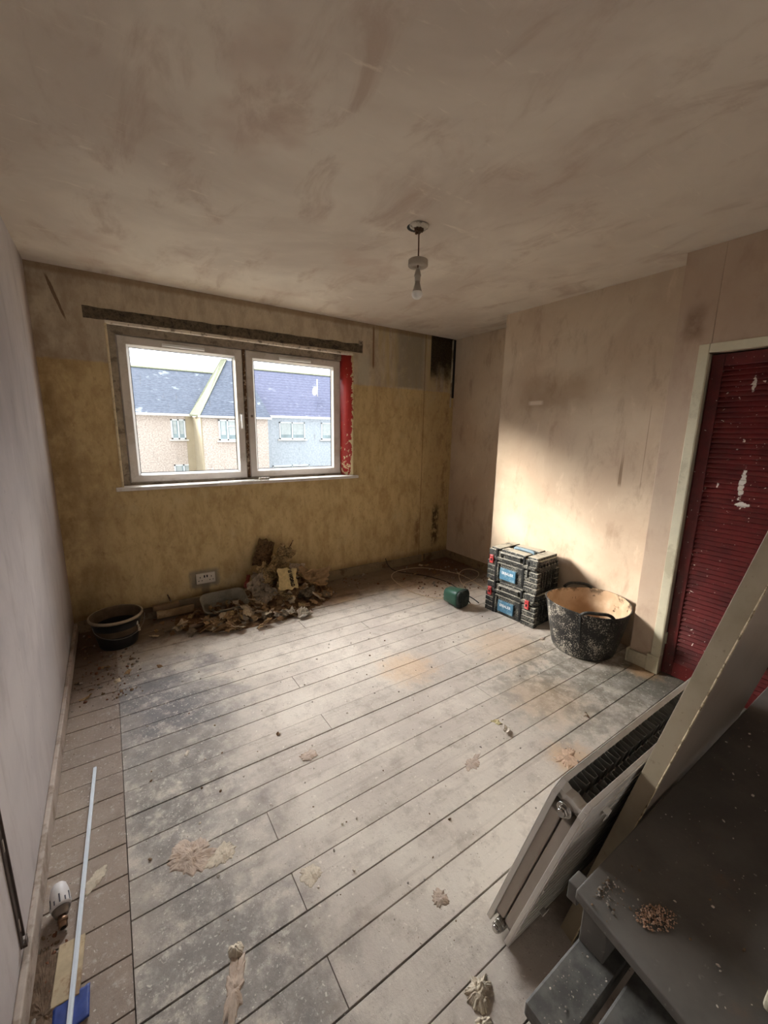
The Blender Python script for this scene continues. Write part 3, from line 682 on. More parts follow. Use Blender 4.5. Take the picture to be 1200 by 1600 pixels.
# end brackets and manifold
bm = bmesh.new()
pr2 = [(0.004, RH-0.030), (0.020, RH-0.034), (0.030, RH-0.050), (0.054, RH-0.052), (0.062, RH-0.034), (0.079, RH-0.026), (0.079, RH-0.014), (0.058, RH-0.020), (0.042, RH-0.016), (0.022, RH-0.020), (0.004, RH-0.014)]
prism(bm, pr2, 0, 0.010, 0.040)
obj('end_bracket', bm, M_rad, rad, bevel=0.001)
bm = bmesh.new(); tube(bm, [(0.028, 0.006, RH-0.045), (0.028, 0.078, RH-0.045)], 0.013, 14); obj('manifold', bm, M_rad, rad)
bm = bmesh.new()
tube(bm, [(0.028, 0.006, 0.045), (0.028, 0.078, 0.045)], 0.016, 14); obj('manifold', bm, M_rad, rad)
def plug(z, nm, ln, m):
    bm = bmesh.new(); tube(bm, [(0.014, 0.042, z), (-0.002, 0.042, z)], 0.019, 20); tube(bm, [(-0.002, 0.042, z), (-0.010, 0.042, z)], 0.0135, 6)
    tube(bm, [(-0.010, 0.042, z), (-0.010-ln, 0.042, z)], 0.0095, 18); obj(nm, bm, m, rad, bevel=0.001)
plug(RH-0.050, 'bleed_plug', 0.006, M_chrome)
bm = bmesh.new(); z = 0.042
tube(bm, [(0.014, 0.042, z), (-0.006, 0.042, z)], 0.016, 20); tube(bm, [(-0.006, 0.042, z), (-0.018, 0.042, z)], 0.0155, 6); tube(bm, [(-0.018, 0.042, z), (-0.024, 0.042, z), (-0.026, 0.042, z)], [0.011, 0.0105, 0.008], 18)
obj('tail_pipe', bm, M_chrome, rad, bevel=0.001)
boxes('hanging_lug', [(0.10, 0.122, -0.014, -0.002, RH-0.065, RH-0.062), (0.10, 0.122, -0.015, -0.013, RH-0.088, RH-0.062)], M_rad, rad, bevel=0.001)
boxes('hanging_lug', [(0.10, 0.122, -0.014, -0.002, 0.084, 0.087), (0.10, 0.122, -0.015, -0.013, 0.084, 0.105)], M_rad, rad, bevel=0.001)

# ================================================================== STEP PLATFORM AND LEANING DOOR
def mat_greypaint(name, a, b, sc=5):
    t = T(name, 0.6, 0.35); p = t.pos
    n = t.noise(p, sc, 5, 0.6); n3 = t.noise(p, 60, 5, 0.7)
    c = t.mix(t.ss(n, 0.35, 0.65), a, b)
    c = t.mix(t.mul(t.ss(t.noise(p, 75, 3, 0.6, 0.3), 0.66, 0.75), 0.4), c, srgb(150, 146, 138))
    c = t.mix(t.mul(t.ss(t.noise(p, 7, 5, 0.7), 0.58, 0.72), 0.35), c, srgb(128, 104, 82))
    t.bump(n3, 0.3, 0.003); return t.done(c)
M_grey = mat_greypaint('dark grey painted board', srgb(94, 90, 84), srgb(110, 105, 98)); M_grey2 = mat_greypaint('worn blue grey planks', srgb(88, 86, 82), srgb(112, 110, 104), 30)
plat = thing('step_platform', 'dark grey painted wooden step platform with plaster crumbs below the leaning beige door', 'step platform', (1.5, -3.4, 0))
Op = Vector((1.5, -3.4, 0))
bm = bmesh.new()
prism(bm, [(a-Op.x, b-Op.y) for a, b in [(1.040, -3.070), (1.006, -3.285), (0.962, -3.60), (2.55, -3.60), (2.55, -3.070)]], 2, 0.476, 0.50)
obj('top_board', bm, M_grey, plat, bevel=0.004, seg=3)
for i, (x0, y0, y1) in enumerate([(0.888, -3.155, -3.072), (0.83, -3.262, -3.170), (0.83, -3.37, -3.276), (0.83, -3.48, -3.384)]):
    bm = bmesh.new(); prism(bm, [(x0-Op.x, y0-Op.y), (2.0-Op.x, y0-Op.y), (2.0-Op.x, y1-Op.y), (x0-Op.x+0.002, y1-Op.y)], 2, 0.306, 0.342+0.003*(i % 2))
    o = obj('step_board', bm, M_grey2, plat, bevel=0.005, seg=2)
def pl(name, lst, m): return boxes(name, [(a-Op.x, b-Op.x, c-Op.y, d-Op.y, e, f) for a, b, c, d, e, f in lst], m, plat, bevel=0.003)
pl('riser_panel', [(1.073, 1.15, -3.128, -3.074, 0.342, 0.476)], M_grey)
pl('riser_panel', [(1.19, 1.21, -3.55, -3.14, 0.346, 0.476)], M_grey2)
for (x, y) in ((1.22, -3.14), (1.22, -3.50), (2.40, -3.14), (2.40, -3.50)): pl('leg', [(x, x+0.05, y-0.05, y, 0.0, 0.476 if x > 2.1 else 0.306)], M_grey)
pl('block', [(1.055, 1.095, -3.069, -3.045, 0.44, 0.486)], M_grey)

# old door leaf leaning over the platform edge
def mat_beige():
    t = T('chipped beige gloss paint', 0.42, 0.4); p = t.pos
    n = t.noise(p, 4, 5, 0.6); n3 = t.noise(p, 70, 5, 0.7)
    c = t.mix(t.ss(n, 0.35, 0.65), srgb(150, 136, 112), srgb(170, 156, 132))
    c = t.mix(t.mul(t.ss(n3, 0.62, 0.7), 0.4), c, srgb(104, 88, 66)); t.bump(n3, 0.15, 0.002); return t.done(c)
M_beige = mat_beige()
M_bface = plain('dull brown grey door face', srgb(138, 126, 112), 0.35, spec=0.4, var=0.08, scale=5, dirt=srgb(110, 92, 74), dirt_amt=0.4)
D = Vector((0.088, -0.2, 1.0)); Bn = Vector((1.286, -2.965, 0)); Af = Vector((1.294, -2.924, 0)); Wd = Vector((0.745, 0, 0)); HT = 1.86
leaf = thing('old_door', 'beige painted old door leaf with chipped edge leaning over dark grey platform', 'door', tuple(Bn))
bm = bmesh.new()
c8 = [Bn, Af, Af+Wd, Bn+Wd]; lo = [bm.verts.new(v-Bn) for v in c8]; hi = [bm.verts.new(v+D*HT-Bn) for v in c8]
f_near = None
bm.faces.new(lo[::-1]); bm.faces.new(hi)
for i in range(4):
    f = bm.faces.new((lo[i], lo[(i+1) % 4], hi[(i+1) % 4], hi[i])); f.material_index = 1 if i in (1, 3) else 0
obj('door_leaf', bm, [M_beige, M_bface], leaf, bevel=0.0015)
bm = bmesh.new(); rr = random.Random(11)    # ragged paint ridge along the near edge
pts = []; n = 150
prev = None
for k in range(n+1):
    s = HT*k/n; w = 0.0022+0.0022*abs(nz(s*30, 3)); base = D*s
    off = Vector((-0.001, -0.0012, 0))
    r = [bm.verts.new(base+off+Vector((w*math.cos(a), w*math.sin(a)*0.8, 0))) for a in (0.4, 1.9, 3.4, 4.9)]
    if prev:
        for i in range(4): bm.faces.new((prev[i], prev[(i+1) % 4], r[(i+1) % 4], r[i]))
    prev = r
obj('paint_ridge', bm, plain('flaking cream paint', srgb(196, 180, 146), 0.7, var=0.2, scale=120, dirt=srgb(96, 78, 54), dirt_amt=0.9), leaf)

# cream casing board end at the right bottom
bm = bmesh.new(); a, b = Vector((1.148, -3.348, 0.50)), Vector((1.36, -3.338, 0.5))
bx(bm, 1.130, 1.175, -3.60, -3.345, 0.5015, 0.5235)
cas = tag(obj('casing_offcut', bm, M_cream, bevel=0.006), 'cream painted timber offcut lying at the right end of grey platform', 'timber offcut')
bm = bmesh.new(); bx(bm, 1.126, 1.179, -3.372, -3.364, 0.5005, 0.526); obj('black_band', bm, M_blackp, cas)

# ------------------------------------------------------------------ small rubble helpers
def chunk(bm, p, r, rnd, flat=0.6):
    n0 = len(bm.verts); m = Matrix.Translation(p) @ Matrix.Rotation(rnd.random()*6, 4, 'Z') @ Matrix.Rotation(rnd.random()*1.5, 4, 'X')
    res = bmesh.ops.create_icosphere(bm, subdivisions=1, radius=r)
    for v in res['verts']:
        v.co = Vector((v.co.x*(0.7+rnd.random()*0.7), v.co.y*(0.7+rnd.random()*0.5), v.co.z*flat)); v.co = m @ v.co
def crumbs(name, n, place, rmin, rmax, mats, label, cat, seed=1, z=0.0):
    rnd = random.Random(seed); bm = bmesh.new()
    for i in range(n):
        x, y, zz = place(rnd); r = rmin+(rmax-rmin)*rnd.random()**2.5
        chunk(bm, Vector((x, y, zz+r*0.35)), r, rnd)
    for i, f in enumerate(bm.faces): f.material_index = (i//20*7919 % 13) % len(mats)
    return tag(obj(name, bm, mats), label, cat, kind='stuff')
M_cr1 = plain('pale plaster crumb', srgb(206, 196, 182), 0.95, var=0.1); M_cr2 = plain('brown dirt crumb', srgb(120, 98, 76), 0.95, var=0.2); M_cr3 = plain('grey crumb', srgb(150, 142, 132), 0.95, var=0.2)
def pf(r):
    while True:
        x, y = 0.03+r.random()*2.9, -0.6-r.random()*2.8
        if x > 1.1 and y < -2.80: continue
        return x, y, 0.0
crumbs('floor_crumbs', 620, pf, 0.0016, 0.007, [M_cr1, M_cr3, M_cr2, M_cr1], 'plaster crumbs scattered loosely over the whole floorboards', 'crumbs', 1)
M_cr4 = plain('red brown dirt', srgb(112, 72, 50), 0.95, var=0.2)
crumbs('corner_rubble', 240, lambda r: (0.03+r.random()*0.32, -0.05-r.random()*0.95, 0.0), 0.003, 0.012, [M_cr2, M_cr2, M_cr3, M_cr4], 'brown dirt rubble in left corner around the bucket', 'rubble', 2)
crumbs('skirting_rubble', 240, lambda r: (0.45+r.random()*2.0, -0.03-0.3*r.random()**1.5, 0.0), 0.003, 0.014, [M_cr2, M_cr2, M_cr3, M_cr4], 'brown dirt rubble along the skirting below the window', 'rubble', 5)
crumbs('alcove_rubble', 260, lambda r: (2.55+r.random()*0.92, -0.06-r.random()*0.85, 0.0), 0.003, 0.014, [M_cr2, M_cr4, M_cr4, M_cr3], 'red brown dirt rubble on the floor of the alcove corner', 'rubble', 7)
def pb(r): return 1.9+r.random()*1.1, -1.7-abs(r.gauss(0, 0.3)), 0.0
def pp(r): return 1.06+r.random()*1.0, -3.09-r.random()*0.36, 0.501
crumbs('platform_crumbs', 210, pp, 0.0009, 0.0040, [M_cr1, M_cr3, M_cr1, M_cr2], 'pale plaster crumbs scattered on the dark grey platform', 'crumbs', 3)
def ps(r):
    for _ in range(9):
        a, b = r.gauss(0, 1), r.gauss(0, 1)
        if a*a+b*b < 2.6: break
    u = Vector((0.024, -0.012)); v = Vector((0.007, 0.013))
    return 1.125+u.x*a+v.x*b, -3.187+u.y*a+v.y*b, 0.501+max(0, 0.004-0.002*(a*a+b*b))*r.random()
crumbs('sawdust_pile', 330, ps, 0.0011, 0.0030, [plain('orange brown plaster dust', srgb(160, 128, 104), 0.95, var=0.2), plain('light dust', srgb(184, 154, 130), 0.95)], 'small orange brown pile of plaster dust on the grey platform', 'dust', 4)
def pq(r): return 1.092+r.gauss(0, 0.02), -3.095-abs(r.gauss(0, 0.02)), 0.501
crumbs('corner_dust', 110, pq, 0.0009, 0.0032, [M_cr3, M_cr2], 'grey dust trail where the leaning door meets the platform', 'dust', 6)
def slab_c(r): return 0.90+r.random()*0.16, -3.08-r.random()*0.07, 0.3435
crumbs('step_crumbs', 70, slab_c, 0.0008, 0.0026, [M_cr3, M_cr1], 'grey crumbs on the lower step board', 'crumbs', 8)

crumbs('valve_corner_dirt', 170, lambda r: (0.024+r.random()*0.06, -2.12-r.random()*0.42, 0.0), 0.002, 0.009, [M_cr2, M_cr3, M_cr2, M_cr4], 'dark dirt rubble along left skirting below the white valve', 'rubble', 9)
# dried plaster splats, each its own lump
M_splat = plain('dried brown plaster', srgb(180, 162, 146), 0.95, var=0.15, scale=50, dirt=srgb(142, 120, 100), dirt_amt=0.6)
M_splat2 = plain('dried pale plaster', srgb(196, 184, 164), 0.95, var=0.15, scale=60, dirt=srgb(140, 122, 100), dirt_amt=0.6)
def splat(name, x, y, rx, ry, h, seed, m, label, rot=0.0, crisp=0.5, cat='plaster'):
    bm = bmesh.new(); nr, na = 11, 84; rings = []
    for i in range(nr+1):
        ring = []
        for k in range(na):
            a = 2*PI*k/na; ca, sa = math.cos(a), math.sin(a); e = 1+crisp*(0.55*nz(ca*1.3+seed, sa*1.3, seed)+0.28*nz(ca*3.7+seed, sa*3.7, 3)+0.22*nz(ca*9+seed, sa*9, 5)+0.15*nz(ca*21, sa*21+seed, 7))
            r = i/nr*e; px, py = rx*r*math.cos(a), ry*r*math.sin(a)
            zz = 0.0 if i == nr else h*(1-(i/nr)**3)*(0.45+0.9*abs(nz(px*38+seed, py*38, seed))+0.5*abs(nz(px*110, py*110, seed)))+0.0012
            ring.append(bm.verts.new((px*math.cos(rot)-py*math.sin(rot), px*math.sin(rot)+py*math.cos(rot), zz)))
        rings.append(ring)
    for i in range(1, nr):
        for k in range(na): bm.faces.new((rings[i][k], rings[i][(k+1) % na], rings[i+1][(k+1) % na], rings[i+1][k]))
    c = bm.verts.new((0, 0, h*0.6))
    for k in range(na): bm.faces.new((c, rings[1][k], rings[1][(k+1) % na]))
    for v in rings[0]: bm.verts.remove(v)
    o = obj(name, bm, m); o.location = (x, y, 0.0006); return tag(o, label, cat)
splat('plaster_splat', 0.415, -2.11, 0.060, 0.075, 0.007, 2.3, M_splat, 'large brown dried plaster splat on floorboards beyond the white plastic trunking', 0.5, 0.8)
splat('plaster_splat', 0.505, -2.16, 0.055, 0.03, 0.003, 4.1, M_splat2, 'thin pale plaster smear just right of the large brown splat', 0.3, 0.8)
splat('plaster_lump', 0.476, -2.455, 0.022, 0.020, 0.014, 6.6, M_splat2, 'small rounded pale plaster lump on board seam at bottom of floor', 0.2, 0.5)
splat('plaster_splat', 0.452, -2.535, 0.026, 0.075, 0.005, 7.7, M_splat, 'long brown plaster smear trailing below the rounded lump', -0.4, 0.9)
splat('plaster_splat', 0.735, -2.385, 0.032, 0.034, 0.003, 9.2, M_splat2, 'faint round pale plaster spot near a board butt joint', 0, 0.7)
splat('plaster_splat', 1.045, -2.672, 0.026, 0.026, 0.006, 11.2, M_splat, 'brown crumbly plaster patch left of the radiator', 0.3, 0.9)
splat('plaster_lump', 0.982, -2.895, 0.043, 0.032, 0.018, 12.9, M_splat2, 'big pale crumbly plaster clump beside the lower step', 0.5, 0.9)
splat('plaster_lump', 0.945, -2.945, 0.024, 0.021, 0.015, 14.5, M_splat2, 'smaller pale plaster clump touching the big one at the bottom edge', 0.1, 0.7)
splat('plaster_splat', 0.934, -1.915, 0.035, 0.030, 0.004, 16.1, M_splat, 'brown dried plaster spot in the middle of the room floor', 0.4, 0.9)
splat('plaster_splat', 1.91, -2.56, 0.06, 0.04, 0.006, 17.7, plain('orange plaster dust', srgb(194, 166, 142), 0.95, var=0.15, scale=70), 'orange brown dust patch beside the top of the radiator', 0.3, 1.0)
splat('plaster_splat', 1.52, -2.35, 0.05, 0.03, 0.003, 19.7, M_splat, 'faint brown plaster stain between scrap of paper and radiator', 0.3, 1.0)
splat('plaster_flake', 0.147, -2.02, 0.022, 0.040, 0.0025, 21.3, M_splat2, 'flat pale paint flake on the brown boards beside the trunking', -0.5, 0.7)
splat('plaster_flake', 2.76, -1.83, 0.022, 0.014, 0.010, 23.3, M_splat, 'brown flake on floor in front of the black tub', 0.2, 0.8)
splat('dirt_patch', 0.045, -2.33, 0.042, 0.17, 0.008, 25.3, plain('dark brown wet dirt', srgb(98, 80, 64), 0.95, var=0.35, scale=60), 'dark dirt patch along left skirting at the bottom corner', 0.0, 0.4, 'dirt')

# ================================================================== TUBS AND BUCKETS
def mat_bucket(name, dens, pale=srgb(196, 188, 172)):
    t = T(name, 0.45, 0.4); p = t.obj
    n = t.noise(p, 130, 5, 0.7); n2 = t.noise(p, 12, 4, 0.6); x = t.sep(p, 0)
    m = t.ss(t.ma('ADD', n, t.ma('MULTIPLY', t.ma('SUBTRACT', n2, 0.5), 0.6)), dens, dens+0.10)
    side = t.ss(x, 0.12, -0.2)
    return t.done(t.mix(t.mul(m, t.ma('ADD', t.ma('MULTIPLY', side, 0.6), 0.3)), srgb(30, 30, 30), pale))
M_tubout = mat_bucket('black rubber with plaster splashes', 0.535)
t = T('tan plaster residue', 0.9, 0.1); n = t.noise(t.obj, 14, 5, 0.7); n2 = t.noise(t.obj, 5, 4, 0.6); zz = t.sep(t.obj, 2)
c = t.mix(t.ss(n2, 0.35, 0.65), srgb(172, 144, 116), srgb(200, 176, 150)); c = t.mix(t.mul(t.ss(n, 0.62, 0.68), 0.85), c, srgb(52, 40, 30))
c = t.mix(t.mul(t.ss(zz, 0.30, 0.33), t.ss(n, 0.48, 0.56), 0.7), c, srgb(60, 50, 40)); M_tubin = t.done(c)
tub = thing('builders_tub', 'large round black rubber tub with plaster residue beside the red door', 'tub', (2.898, -2.045, 0.0), 0)
rt, rb, th_, hh = 0.262, 0.192, 0.006, 0.335
def R_(z): return rb+(rt-rb)*(z/hh)**0.9
pr = [(0.0, 0.001), (rb-0.012, 0.001), (rb, 0.010)]+[(R_(hh*k/12), hh*k/12) for k in range(1, 13)]+[(rt+0.004, hh+0.004), (rt-0.004, hh+0.006)]
no = len(pr)-1
pr += [(R_(hh*k/12)-0.008, hh*k/12) for k in range(12, 0, -1)]+[(rb-0.02, 0.012), (0.0, 0.012)]
bm = bmesh.new(); lathe(bm, pr, 72, mis=[0 if i < no else 1 for i in range(len(pr)-1)])
for v in bm.verts:   # soft rubber: slightly oval, rim sagging
    a = math.atan2(v.co.y, v.co.x); k = (v.co.z/hh)**2; v.co.z += k*0.010*math.cos(2*(a+0.2)); 
    s = 1+k*0.012*math.cos(2*a); v.co.x *= s; v.co.y *= s
body = obj('tub_body', bm, [M_tubout, M_tubin], tub)
M_rub = plain('black rubber', srgb(34, 33, 31), 0.5, var=0.2, scale=60, dirt=srgb(90, 84, 74), dirt_amt=0.4)
def tub_handle(ang, nm):
    bm = bmesh.new(); w = 0.125; pts = []
    for k in range(15):
        u = -1+2*k/14; a = ang+u*w/rt*0.78; up = 0.034*(1-abs(u)**4)
        pts.append((((rt+0.006)*math.cos(a)), (rt+0.006)*math.sin(a), hh-0.004+up))
    tube(bm, pts, 0.0105, 10)
    for u in (-1, 1):
        a = ang+u*w*0.74/rt
        tube(bm, [((R_(z)+0.001)*math.cos(a-u*0.05*(1-z/hh)), (R_(z)+0.001)*math.sin(a-u*0.05*(1-z/hh)), z) for z in (0.07, 0.14, 0.2, 0.27, hh-0.002)], [0.002, 0.003, 0.004, 0.005, 0.008], 8)
    # web below the grip
    return obj(nm, bm, M_rub, tub, smooth=True)
tub_handle(math.radians(-138), 'handle'); tub_handle(math.radians(44), 'handle')

pail = thing('bucket', 'black plastic bucket with dusty rim and wire handle by the left wall', 'bucket', (0.252, -0.318, 0.0), 0.3)
hh2 = 0.215; rt2, rb2 = 0.150, 0.108
pr = [(0.0, 0.0), (rb2-0.006, 0.0), (rb2, 0.006)]+[(rb2+(rt2-rb2)*k/10, hh2*k/10) for k in range(1, 10)]+[(rt2-0.003, hh2-0.022)]
M_pail = mat_bucket('black bucket plastic', 0.66, srgb(120, 110, 96)); M_pin = plain('brown dusty bucket inside', srgb(96, 80, 62), 0.9, var=0.2, scale=20)
M_prim = plain('dusty bucket rim', srgb(150, 134, 112), 0.8, var=0.1, scale=40)
k0 = len(pr)-1
pr += [(rt2+0.005, hh2-0.018), (rt2+0.007, hh2-0.004), (rt2+0.003, hh2), (rt2-0.004, hh2-0.001)]
k1 = len(pr)-1
pr += [(rt2-0.008, hh2-0.02), (rb2+0.022, hh2*0.45), (0.0, hh2*0.45)]
bm = bmesh.new(); lathe(bm, pr, 56, mis=[0 if i < k0 else (1 if i < k1 else (2 if i < len(pr)-2 else 3)) for i in range(len(pr)-1)])
obj('bucket_body', bm, [M_pail, M_prim, M_pin, M_dark], pail)
bm = bmesh.new(); pts = []
for k in range(25):
    a = PI*k/24; x = -0.152*math.cos(a); drop = math.sin(a)
    pts.append((x, -math.sqrt(max(0.0, (0.136+0.012*(1-drop))**2-x*x*0.80))*1.0-0.002, hh2-0.028-0.100*drop**0.8))
tube(bm, pts, 0.0016, 8); obj('wire_handle', bm, plain('grey wire', srgb(140, 134, 126), 0.4, 0.6), pail)
boxes('label_mark', [(0.085-0.006, 0.085+0.006, -0.112, -0.106, 0.14, 0.165), (0.094-0.005, 0.094+0.005, -0.104, -0.098, 0.115, 0.135), (0.100-0.008, 0.100+0.006, -0.098, -0.088, 0.085, 0.11)], plain('pale paint dab', srgb(196, 188, 172), 0.8), pail, bevel=0.002)

# grey trough lying against the skirting
def trough():
    t_ = thing('plastic_trough', 'grey rectangular plastic trough with torn paper scraps tipped against wall under socket', 'trough', (0.965, -0.165, 0.006))
    t_.rotation_euler = (math.radians(24), 0, math.radians(2))
    L, Wd_, hh = 0.335, 0.205, 0.115
    def rr(l, w, r, z, n=6):
        out = []
        for (cx, cy, a0) in ((l/2-r, w/2-r, 0), (-l/2+r, w/2-r, PI/2), (-l/2+r, -w/2+r, PI), (l/2-r, -w/2+r, 1.5*PI)):
            for k in range(n+1):
                a = a0+PI/2*k/n; out.append((cx+r*math.cos(a), cy+r*math.sin(a), z))
        return out
    secs = [(0.84*L, 0.80*Wd_, 0.03, 0.0), (0.88*L, 0.84*Wd_, 0.04, 0.012), (0.96*L, 0.94*Wd_, 0.045, hh-0.02), (1.0*L, 1.0*Wd_, 0.05, hh-0.018), (1.03*L, 1.04*Wd_, 0.055, hh-0.008), (1.03*L, 1.04*Wd_, 0.055, hh),
            (0.99*L, 0.98*Wd_, 0.05, hh+0.002), (0.95*L, 0.92*Wd_, 0.045, hh-0.006), (0.85*L, 0.80*Wd_, 0.035, 0.016)]
    bm = bmesh.new(); rs = [[bm.verts.new(v) for v in rr(*s)] for s in secs]; n = len(rs[0])
    for A_, B_ in zip(rs, rs[1:]):
        for k in range(n):
            f = bm.faces.new((A_[k], A_[(k+1) % n], B_[(k+1) % n], B_[k])); f.smooth = True
    bm.faces.new(rs[0][::-1]); bm.faces.new(rs[-1])
    obj('trough_body', bm, plain('dusty grey plastic', srgb(142, 136, 120), 0.7, var=0.12, scale=14, dirt=srgb(96, 84, 66), dirt_amt=0.5), t_)
    return t_
trough()

# ================================================================== TOOLBOXES
def mat_case():
    t = T('dusty black tool case plastic', 0.55, 0.35); p = t.obj
    n = t.noise(p, 95, 5, 0.7); n2 = t.noise(p, 12, 4, 0.6); nzv = t.sep(t.geo.outputs['Normal'], 2)
    dust = t.ss(t.ma('ADD', n, t.ma('MULTIPLY', n2, 0.5)), 0.74, 0.92)
    up = t.ss(nzv, 0.35, 0.9)
    m = t.ma('MAXIMUM', t.mul(dust, 0.36), t.mul(up, t.ss(n2, 0.25, 0.5), 0.85))
    return t.done(t.mix(m, srgb(38, 39, 38), srgb(196, 190, 172)))
M_case = mat_case(); M_case_dk = plain('black case groove', srgb(20, 20, 20), 0.6, var=0.3)
M_redl = plain('red latch', srgb(176, 56, 58), 0.4, var=0.1, scale=60, dirt=srgb(210, 150, 140), dirt_amt=0.4)
M_lab = plain('blue label', srgb(74, 116, 140), 0.5, var=0.12, scale=50, dirt=srgb(150, 170, 174), dirt_amt=0.5); M_wt = plain('white lettering', srgb(228, 232, 232), 0.6, var=0.05)
def toolbox(x, y, z, rot, label, right_latch, top_open):
    """local frame: front face is -Y, width along X"""
    t_ = thing('tool_case', label, 'tool case', (x, y, z), rot, None)
    w, d, h = 0.456, 0.29, 0.268
    def cham(l, c, ya, yb):  # rounded plan outline
        return [(-l/2+c, ya), (l/2-c, ya), (l/2, ya+c), (l/2, yb-c), (l/2-c, yb), (-l/2+c, yb), (-l/2, yb-c), (-l/2, ya+c)]
    bm = bmesh.new(); prism(bm, cham(w-0.02, 0.02, -d/2+0.008, d/2-0.008), 2, 0.0, 0.172)
    for sx in (-1, 1):      # corner bumpers with stepped ribs
        for k, (z0, z1) in enumerate(((0.0, 0.036), (0.042, 0.078), (0.084, 0.118), (0.124, 0.158))):
            for (ya, yb) in ((-d/2, -d/2+0.05), (d/2-0.05, d/2)):
                x0, x1 = sx*(w/2-0.115), sx*w/2
                bx(bm, min(x0, x1), max(x0, x1), ya, yb, z0, z1)
        for k in range(5):
            xx = sx*(w/2-0.008); yy = -0.075+k*0.0375
            bx(bm, min(xx, sx*w/2+sx*0.001), max(xx, sx*w/2+sx*0.001), yy-0.004, yy+0.004, 0.01, 0.16)
    obj('case_body', bm, M_case, t_, bevel=0.005, seg=2)
    bm = bmesh.new(); prism(bm, cham(w+0.004, 0.028, -d/2-0.004, d/2+0.004), 2, 0.176, 0.200); prism(bm, cham(w-0.012, 0.03, -d/2+0.004, d/2-0.004), 2, 0.200, 0.248)
    # raised top tiles with a central carry recess
    for (a, b, c, e) in ((-w/2+0.02, -0.125, -d/2+0.016, d/2-0.016), (0.125, w/2-0.02, -d/2+0.016, d/2-0.016), (-0.11, 0.11, -d/2+0.012, -0.045), (-0.11, 0.11, 0.05, d/2-0.016)):
        bx(bm, a, b, c, e, 0.244, h)
    for sx in (-1, 1): bx(bm, min(sx*0.145, sx*(w/2-0.01)), max(sx*0.145, sx*(w/2-0.01)), -d/2-0.001, -d/2+0.02, 0.200, 0.255)
    for k in range(6):
        for sx in (-1, 1):
            yy = -0.10+k*0.04; bx(bm, min(sx*(w/2-0.006), sx*(w/2+0.004)), max(sx*(w/2-0.006), sx*(w/2+0.004)), yy-0.006, yy+0.006, 0.176, 0.226)
    lid = obj('lid', bm, M_case, t_, bevel=0.006, seg=2)
    boxes('top_recess', [(-0.105, 0.105, -0.044, 0.048, 0.236, 0.2495)], M_case_dk, lid)
    if top_open:
        bm = bmesh.new(); tube(bm, spline([(-0.085, 0.012, 0.250), (-0.07, 0.012, 0.262), (0.07, 0.012, 0.262), (0.085, 0.012, 0.250)], 5), 0.012, 10)
        obj('carry_handle', bm, plain('dusty blue grey grip', srgb(122, 142, 152), 0.6, var=0.15, scale=40), t_, smooth=True)
    # front straps and recessed folding handle
    boxes('seam_groove', [(-w/2+0.01, w/2-0.01, -d/2+0.002, d/2-0.002, 0.170, 0.178), (-0.152, -0.136, -d/2-0.0035, -d/2+0.01, 0.0, 0.262), (0.100, 0.112, -d/2-0.0035, -d/2+0.01, 0.02, 0.258)], M_case_dk, t_)
    bm = bmesh.new()
    tube(bm, spline([(-0.10, -d/2-0.002, 0.205), (-0.10, -d/2-0.008, 0.236), (-0.085, -d/2-0.010, 0.242), (0.06, -d/2-0.010, 0.242), (0.075, -d/2-0.008, 0.236), (0.075, -d/2-0.002, 0.205)], 4), 0.006, 8)
    bx(bm, -0.125, 0.095, -d/2-0.004, -d/2+0.01, 0.186, 0.196); bx(bm, -0.13, 0.098, -d/2-0.003, -d/2+0.01, 0.150, 0.156)
    bx(bm, -0.125, -0.118, -d/2-0.003, -d/2+0.01, 0.02, 0.156); bx(bm, 0.09, 0.097, -d/2-0.003, -d/2+0.01, 0.02, 0.156)
    obj('front_handle', bm, M_case, t_, bevel=0.002)
    def latch(cx, m, nm):
        bm = bmesh.new(); y = -d/2
        bx(bm, cx-0.017, cx+0.017, y-0.012, y+0.004, 0.138, 0.206); bx(bm, cx-0.013, cx+0.013, y-0.015, y, 0.196, 0.204)
        o = obj(nm, bm, m, t_, bevel=0.003); boxes('latch_slot', [(cx-0.007, cx+0.007, y-0.0135, y-0.011, 0.158, 0.178), (cx-0.014, cx+0.014, y-0.0125, y-0.011, 0.188, 0.191)], M_case_dk, o)
    latch(-0.186, M_redl, 'latch')
    if right_latch: latch(0.162, M_redl, 'latch')
    else: boxes('latch_recess', [(0.140, 0.150, -d/2-0.006, -d/2+0.01, 0.11, 0.235)], M_case_dk, t_, bevel=0.002)
    lp = boxes('label_plate', [(-0.098, 0.046, -d/2-0.008, -d/2+0.01, 0.030, 0.122)], M_lab, t_, bevel=0.003)
    mt = Matrix.Translation((-0.026, -d/2-0.0086, 0.086)) @ Matrix.Rotation(PI/2, 4, 'X')
    text_mesh('lettering', 'ERBAUER', 0.032, M_wt, lp, mt, 0.0006, 0.80)
    return t_
rotb = -PI/2+math.atan2(0.024, 0.458)
toolbox(2.962, -1.465, 0.0, rotb, 'lower of two stacked dusty black tool cases, with two red latches', True, False)
toolbox(2.964, -1.462, 0.269, rotb, 'upper of two stacked dusty black tool cases, with one red latch', False, True)

